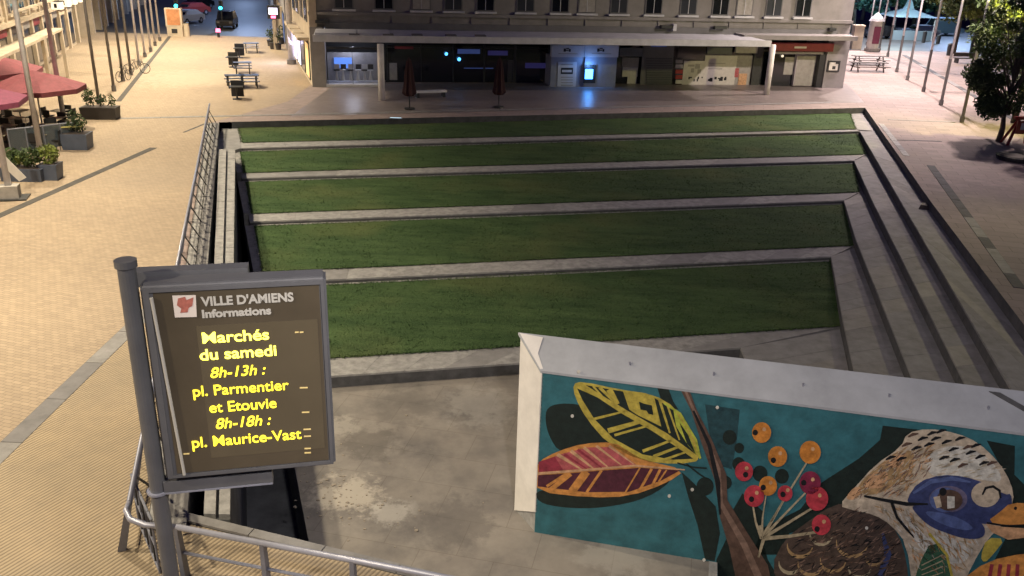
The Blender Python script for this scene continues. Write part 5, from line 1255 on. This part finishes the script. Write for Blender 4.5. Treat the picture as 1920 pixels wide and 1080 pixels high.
for x in (-2.4, 2.4):
    for y in (-2.4, 2.4): MB().tube([(x, y, 0), (x, y, 2.6)], .08, 6).build('post', 'mast_paint', gz)
MB().box(-2.4, 2.4, -2.3, -2.2, 0, 1.1).build('counter', 'pale_blue', gz)
car(1762, 66, math.radians(12), 'pale_blue', 'pale blue van parked across the side road by the trees', van=1.4, s=1.25)
car(1650, 72, math.radians(8), 'car_black', 'dark car parked on the side road left of the pale kiosk')
car(1725, 70, math.radians(8), 'car_white', 'white car parked between the pale kiosk and the blue van')

# red A-frame and base at the right edge
rf_ = empty('red_trestle', G(1908, 272), math.radians(-5), 'red trestle barrier with a white plate at the right edge', 'barrier')
for s in (-1, 1):
    mb = MB(); mb.hexa([(s * .62 - .07, -.25, 0), (s * .62 + .07, -.25, 0), (s * .62 + .07, -.18, 0), (s * .62 - .07, -.18, 0)], [(s * .22 - .07, -.02, 1.35), (s * .22 + .07, -.02, 1.35), (s * .22 + .07, .05, 1.35), (s * .22 - .07, .05, 1.35)]); mb.build('leg', 'car_red', rf_)
    mb = MB(); mb.hexa([(s * .62 - .07, .55, 0), (s * .62 + .07, .55, 0), (s * .62 + .07, .62, 0), (s * .62 - .07, .62, 0)], [(s * .22 - .07, .06, 1.35), (s * .22 + .07, .06, 1.35), (s * .22 + .07, .12, 1.35), (s * .22 - .07, .12, 1.35)]); mb.build('leg', 'car_red', rf_)
MB().box(-.5, .5, -.14, .1, 1.35, 1.5).build('top_bar', 'car_red', rf_); MB().box(-.36, .42, -.2, -.14, .62, 1.3).build('board', 'car_red', rf_); MB().box(-.16, .2, -.22, -.2, .85, 1.2).build('plate', 'bank_white', rf_)
tb = empty('round_grate', G(1905, 300), 0, 'dark round planter ring on the paving below the red trestle', 'planter'); MB().tube([(0, 0, 0), (0, 0, .22)], [.85, .95], 20).build('ring', 'metal_dark', tb); MB().tube([(0, 0, .2), (0, 0, .24)], .8, 20).build('soil', 'wood_dark', tb)

# ------------------------------------------------------------------ trees
def tree(x, y, h, cr, clumps, nleaf, size, mats, label, seed, trunk=.22, crown_z=None, squash=1.0, group=None, low=None):
    rnd = random.Random(seed); r = empty('tree', (x, y, 0), 0, label, 'tree', group)
    z0 = crown_z or h * .35
    mb = MB(); mb.tube([(0, 0, 0), (.05, .02, z0 * .5), (-.04, .05, z0), (.1, 0, z0 + (h - z0) * .6)], [trunk, trunk * .8, trunk * .6, trunk * .2], 9); mb.build('trunk', 'bark', r, smooth=True)
    lb_ = MB(); fo = {m: MB() for m in mats}
    for i in range(clumps):
        a = rnd.uniform(0, 2 * PI); zz = rnd.uniform(0, 1); rad = cr * math.sqrt(rnd.random()) * (.45 + .75 * math.sin(PI * min(1, zz * .9 + .1)))
        c = Vector((rad * math.cos(a), rad * math.sin(a), z0 + (h - z0) * zz)); k = rnd.uniform(.22, .42) * cr
        lb_.tube([(0, 0, z0 * .8 + (c.z - z0) * .4), c * .6 + Vector((0, 0, c.z * .35)), c], [trunk * .3, trunk * .16, .015], 5)
        mm = rnd.choice(mats); leaves(fo[mm], c, k, k, k * .75 * squash, nleaf // clumps, size, mm, rnd, .15)
    lb_.build('limbs', 'bark', r)
    for m_, q in fo.items():
        if q.f: o_ = q.build('crown', None, r)
p = G(1862, 265)
tree(p.x + .3, p.y, 7.6, 1.9, 46, 15000, .11, ['leaf_dark', 'leaf_mid', 'leaf_mid'], 'tree with dark dense crown at the right edge of the plaza', 1, .17, 1.5)
tree(p.x + 4.3, p.y + 6, 9, 3.2, 40, 12000, .15, ['leaf_mid', 'leaf_light'], 'yellow-green tree behind the dark one at the right edge', 2, .2, 3.2)
tree(p.x + 6.5, p.y - 3, 9, 3.0, 34, 8000, .15, ['leaf_dark', 'leaf_mid'], 'dark tree out at the right, beside the red trestle', 3, .2, 2.4)
q = G(1825, 118); tree(q.x, q.y, 9, 3.6, 36, 8000, .2, ['leaf_light', 'leaf_mid'], 'yellow-green tree above the dark bench', 4, .2, 4.4)
q = G(1788, 100); tree(q.x, q.y, 9.5, 3.6, 34, 7000, .22, ['leaf_light', 'leaf_mid'], 'lit green tree left of the one above the bench', 5, .2, 5)
bt = [(1612, 66), (1650, 60), (1690, 58), (1728, 55), (1768, 56), (1815, 60), (1860, 62), (1905, 64), (1630, 40), (1675, 38), (1745, 38), (1850, 40)]
tl = ['first', 'second', 'third', 'fourth', 'fifth', 'sixth', 'seventh', 'eighth']
for i, (px, py) in enumerate(bt):
    q = G(px, py); tree(q.x, q.y + 3, 12, 5.2, 26, 3400, .38, ['leaf_blue', 'leaf_dark', 'leaf_blue'] if i not in (5, 6, 7) else ['leaf_mid', 'leaf_light'],
         ('%s tree from the building in the front row across the side road' % tl[i]) if i < 8 else ('%s tree from the building in the rear row across the side road' % tl[i - 8]), 20 + i, .3, 3.2, group='trees across the side road')

# ------------------------------------------------------------------ lamps
def lamp(kind, loc, power, col, size=.3, name='lamp', target=None, spot=None):
    d = bpy.data.lights.new(name, kind); d.energy = power; d.color = col
    if kind == 'POINT' or kind == 'SPOT': d.shadow_soft_size = size
    if kind == 'SPOT': d.spot_size = math.radians(spot or 120); d.spot_blend = .6
    if kind == 'AREA': d.size = size
    o = bpy.data.objects.new(name, d); COL.objects.link(o); o.location = loc
    if target is not None: o.rotation_euler = (Vector(target) - Vector(loc)).to_track_quat('-Z', 'Y').to_euler()
    return o
WARM = (1, .85, .60); ROSE = (1, .82, .76); COOL = (.45, .62, 1.0)
def down(x, y, e, c, tx=0, ty=0, h=12.6, sp=128): lamp('SPOT', (x, y, h), e, c, .2, 'street_lamp_light', target=(x + tx, y + ty, 0), spot=sp)
for i, (px, py, dk) in enumerate(LM):
    if i in (0, 2, 4, 6, 8, 10, 11):
        p = G(px, py); down(p.x + .7, p.y, 8600 if i < 8 else 9000, WARM, 1, sp=122)
down(-17, 20, 9200, WARM, 3, 0, sp=124); down(-15.5, 9, 7600, WARM, 3, 0, sp=118); down(-11.5, 1, 5000, WARM, 3, 6, sp=112)
for i, (px, py) in enumerate(RM):
    if i in (0, 2, 4, 6, 8):
        p = G(px, py); down(p.x - .6, p.y, 15500 if i else 9000, ROSE, -2 if i else -4, 0, sp=135)
down(24, 31, 800, ROSE, -4, 0, 9, 140)
lamp('POINT', (27.6, 47.8, 8.4), 3500, (1, .9, .3), .2, 'tree_lamp_and_fill_light')
lamp('POINT', (58, 118, 10), 11000, COOL, .4, 'road_lamp_and_fill_light'); lamp('POINT', (34, 112, 9), 8000, COOL, .4, 'road_lamp_and_fill_light')
lamp('POINT', (44, 104, 6.5), 2200, (.6, .95, .95), .4, 'road_lamp_and_fill_light'); lamp('POINT', (44, 84, 6.5), 1200, (1, .95, .5), .3, 'tree_lamp_and_fill_light'); lamp('POINT', (-33, 108, 9), 4500, COOL, .4, 'road_lamp_and_fill_light'); lamp('POINT', (-46, 150, 9), 3000, COOL, .4, 'road_lamp_and_fill_light')  # the teal and yellow points are added to brighten the trees
s, z = fs(1105, 140, .1); pp = fpos(s, .25, 1.5); lamp('POINT', pp, 45, (.15, .4, 1), .15, 'cash_machine_light')
pp = SO + FO + sd * 12 + Vector((-sd.y, sd.x)) * .6; lamp('AREA', (pp.x, pp.y, 2.2), 160, (.75, .72, 1), 1.6, 'shop_window_light', target=(pp.x - 4, pp.y - .6, 0))
s, z = fs(660, 100, -1.0); pp = fpos(s, -1.0, 2.6); lamp('POINT', pp, 75, (.75, .8, 1), .15, 'display_light')
lamp('SPOT', (1.5, 1, 11), 3700, (1, .94, .90), .3, 'mural_fill_light', target=(2.2, 13, 0), spot=84)  # unseen spot added to brighten the mural and stage
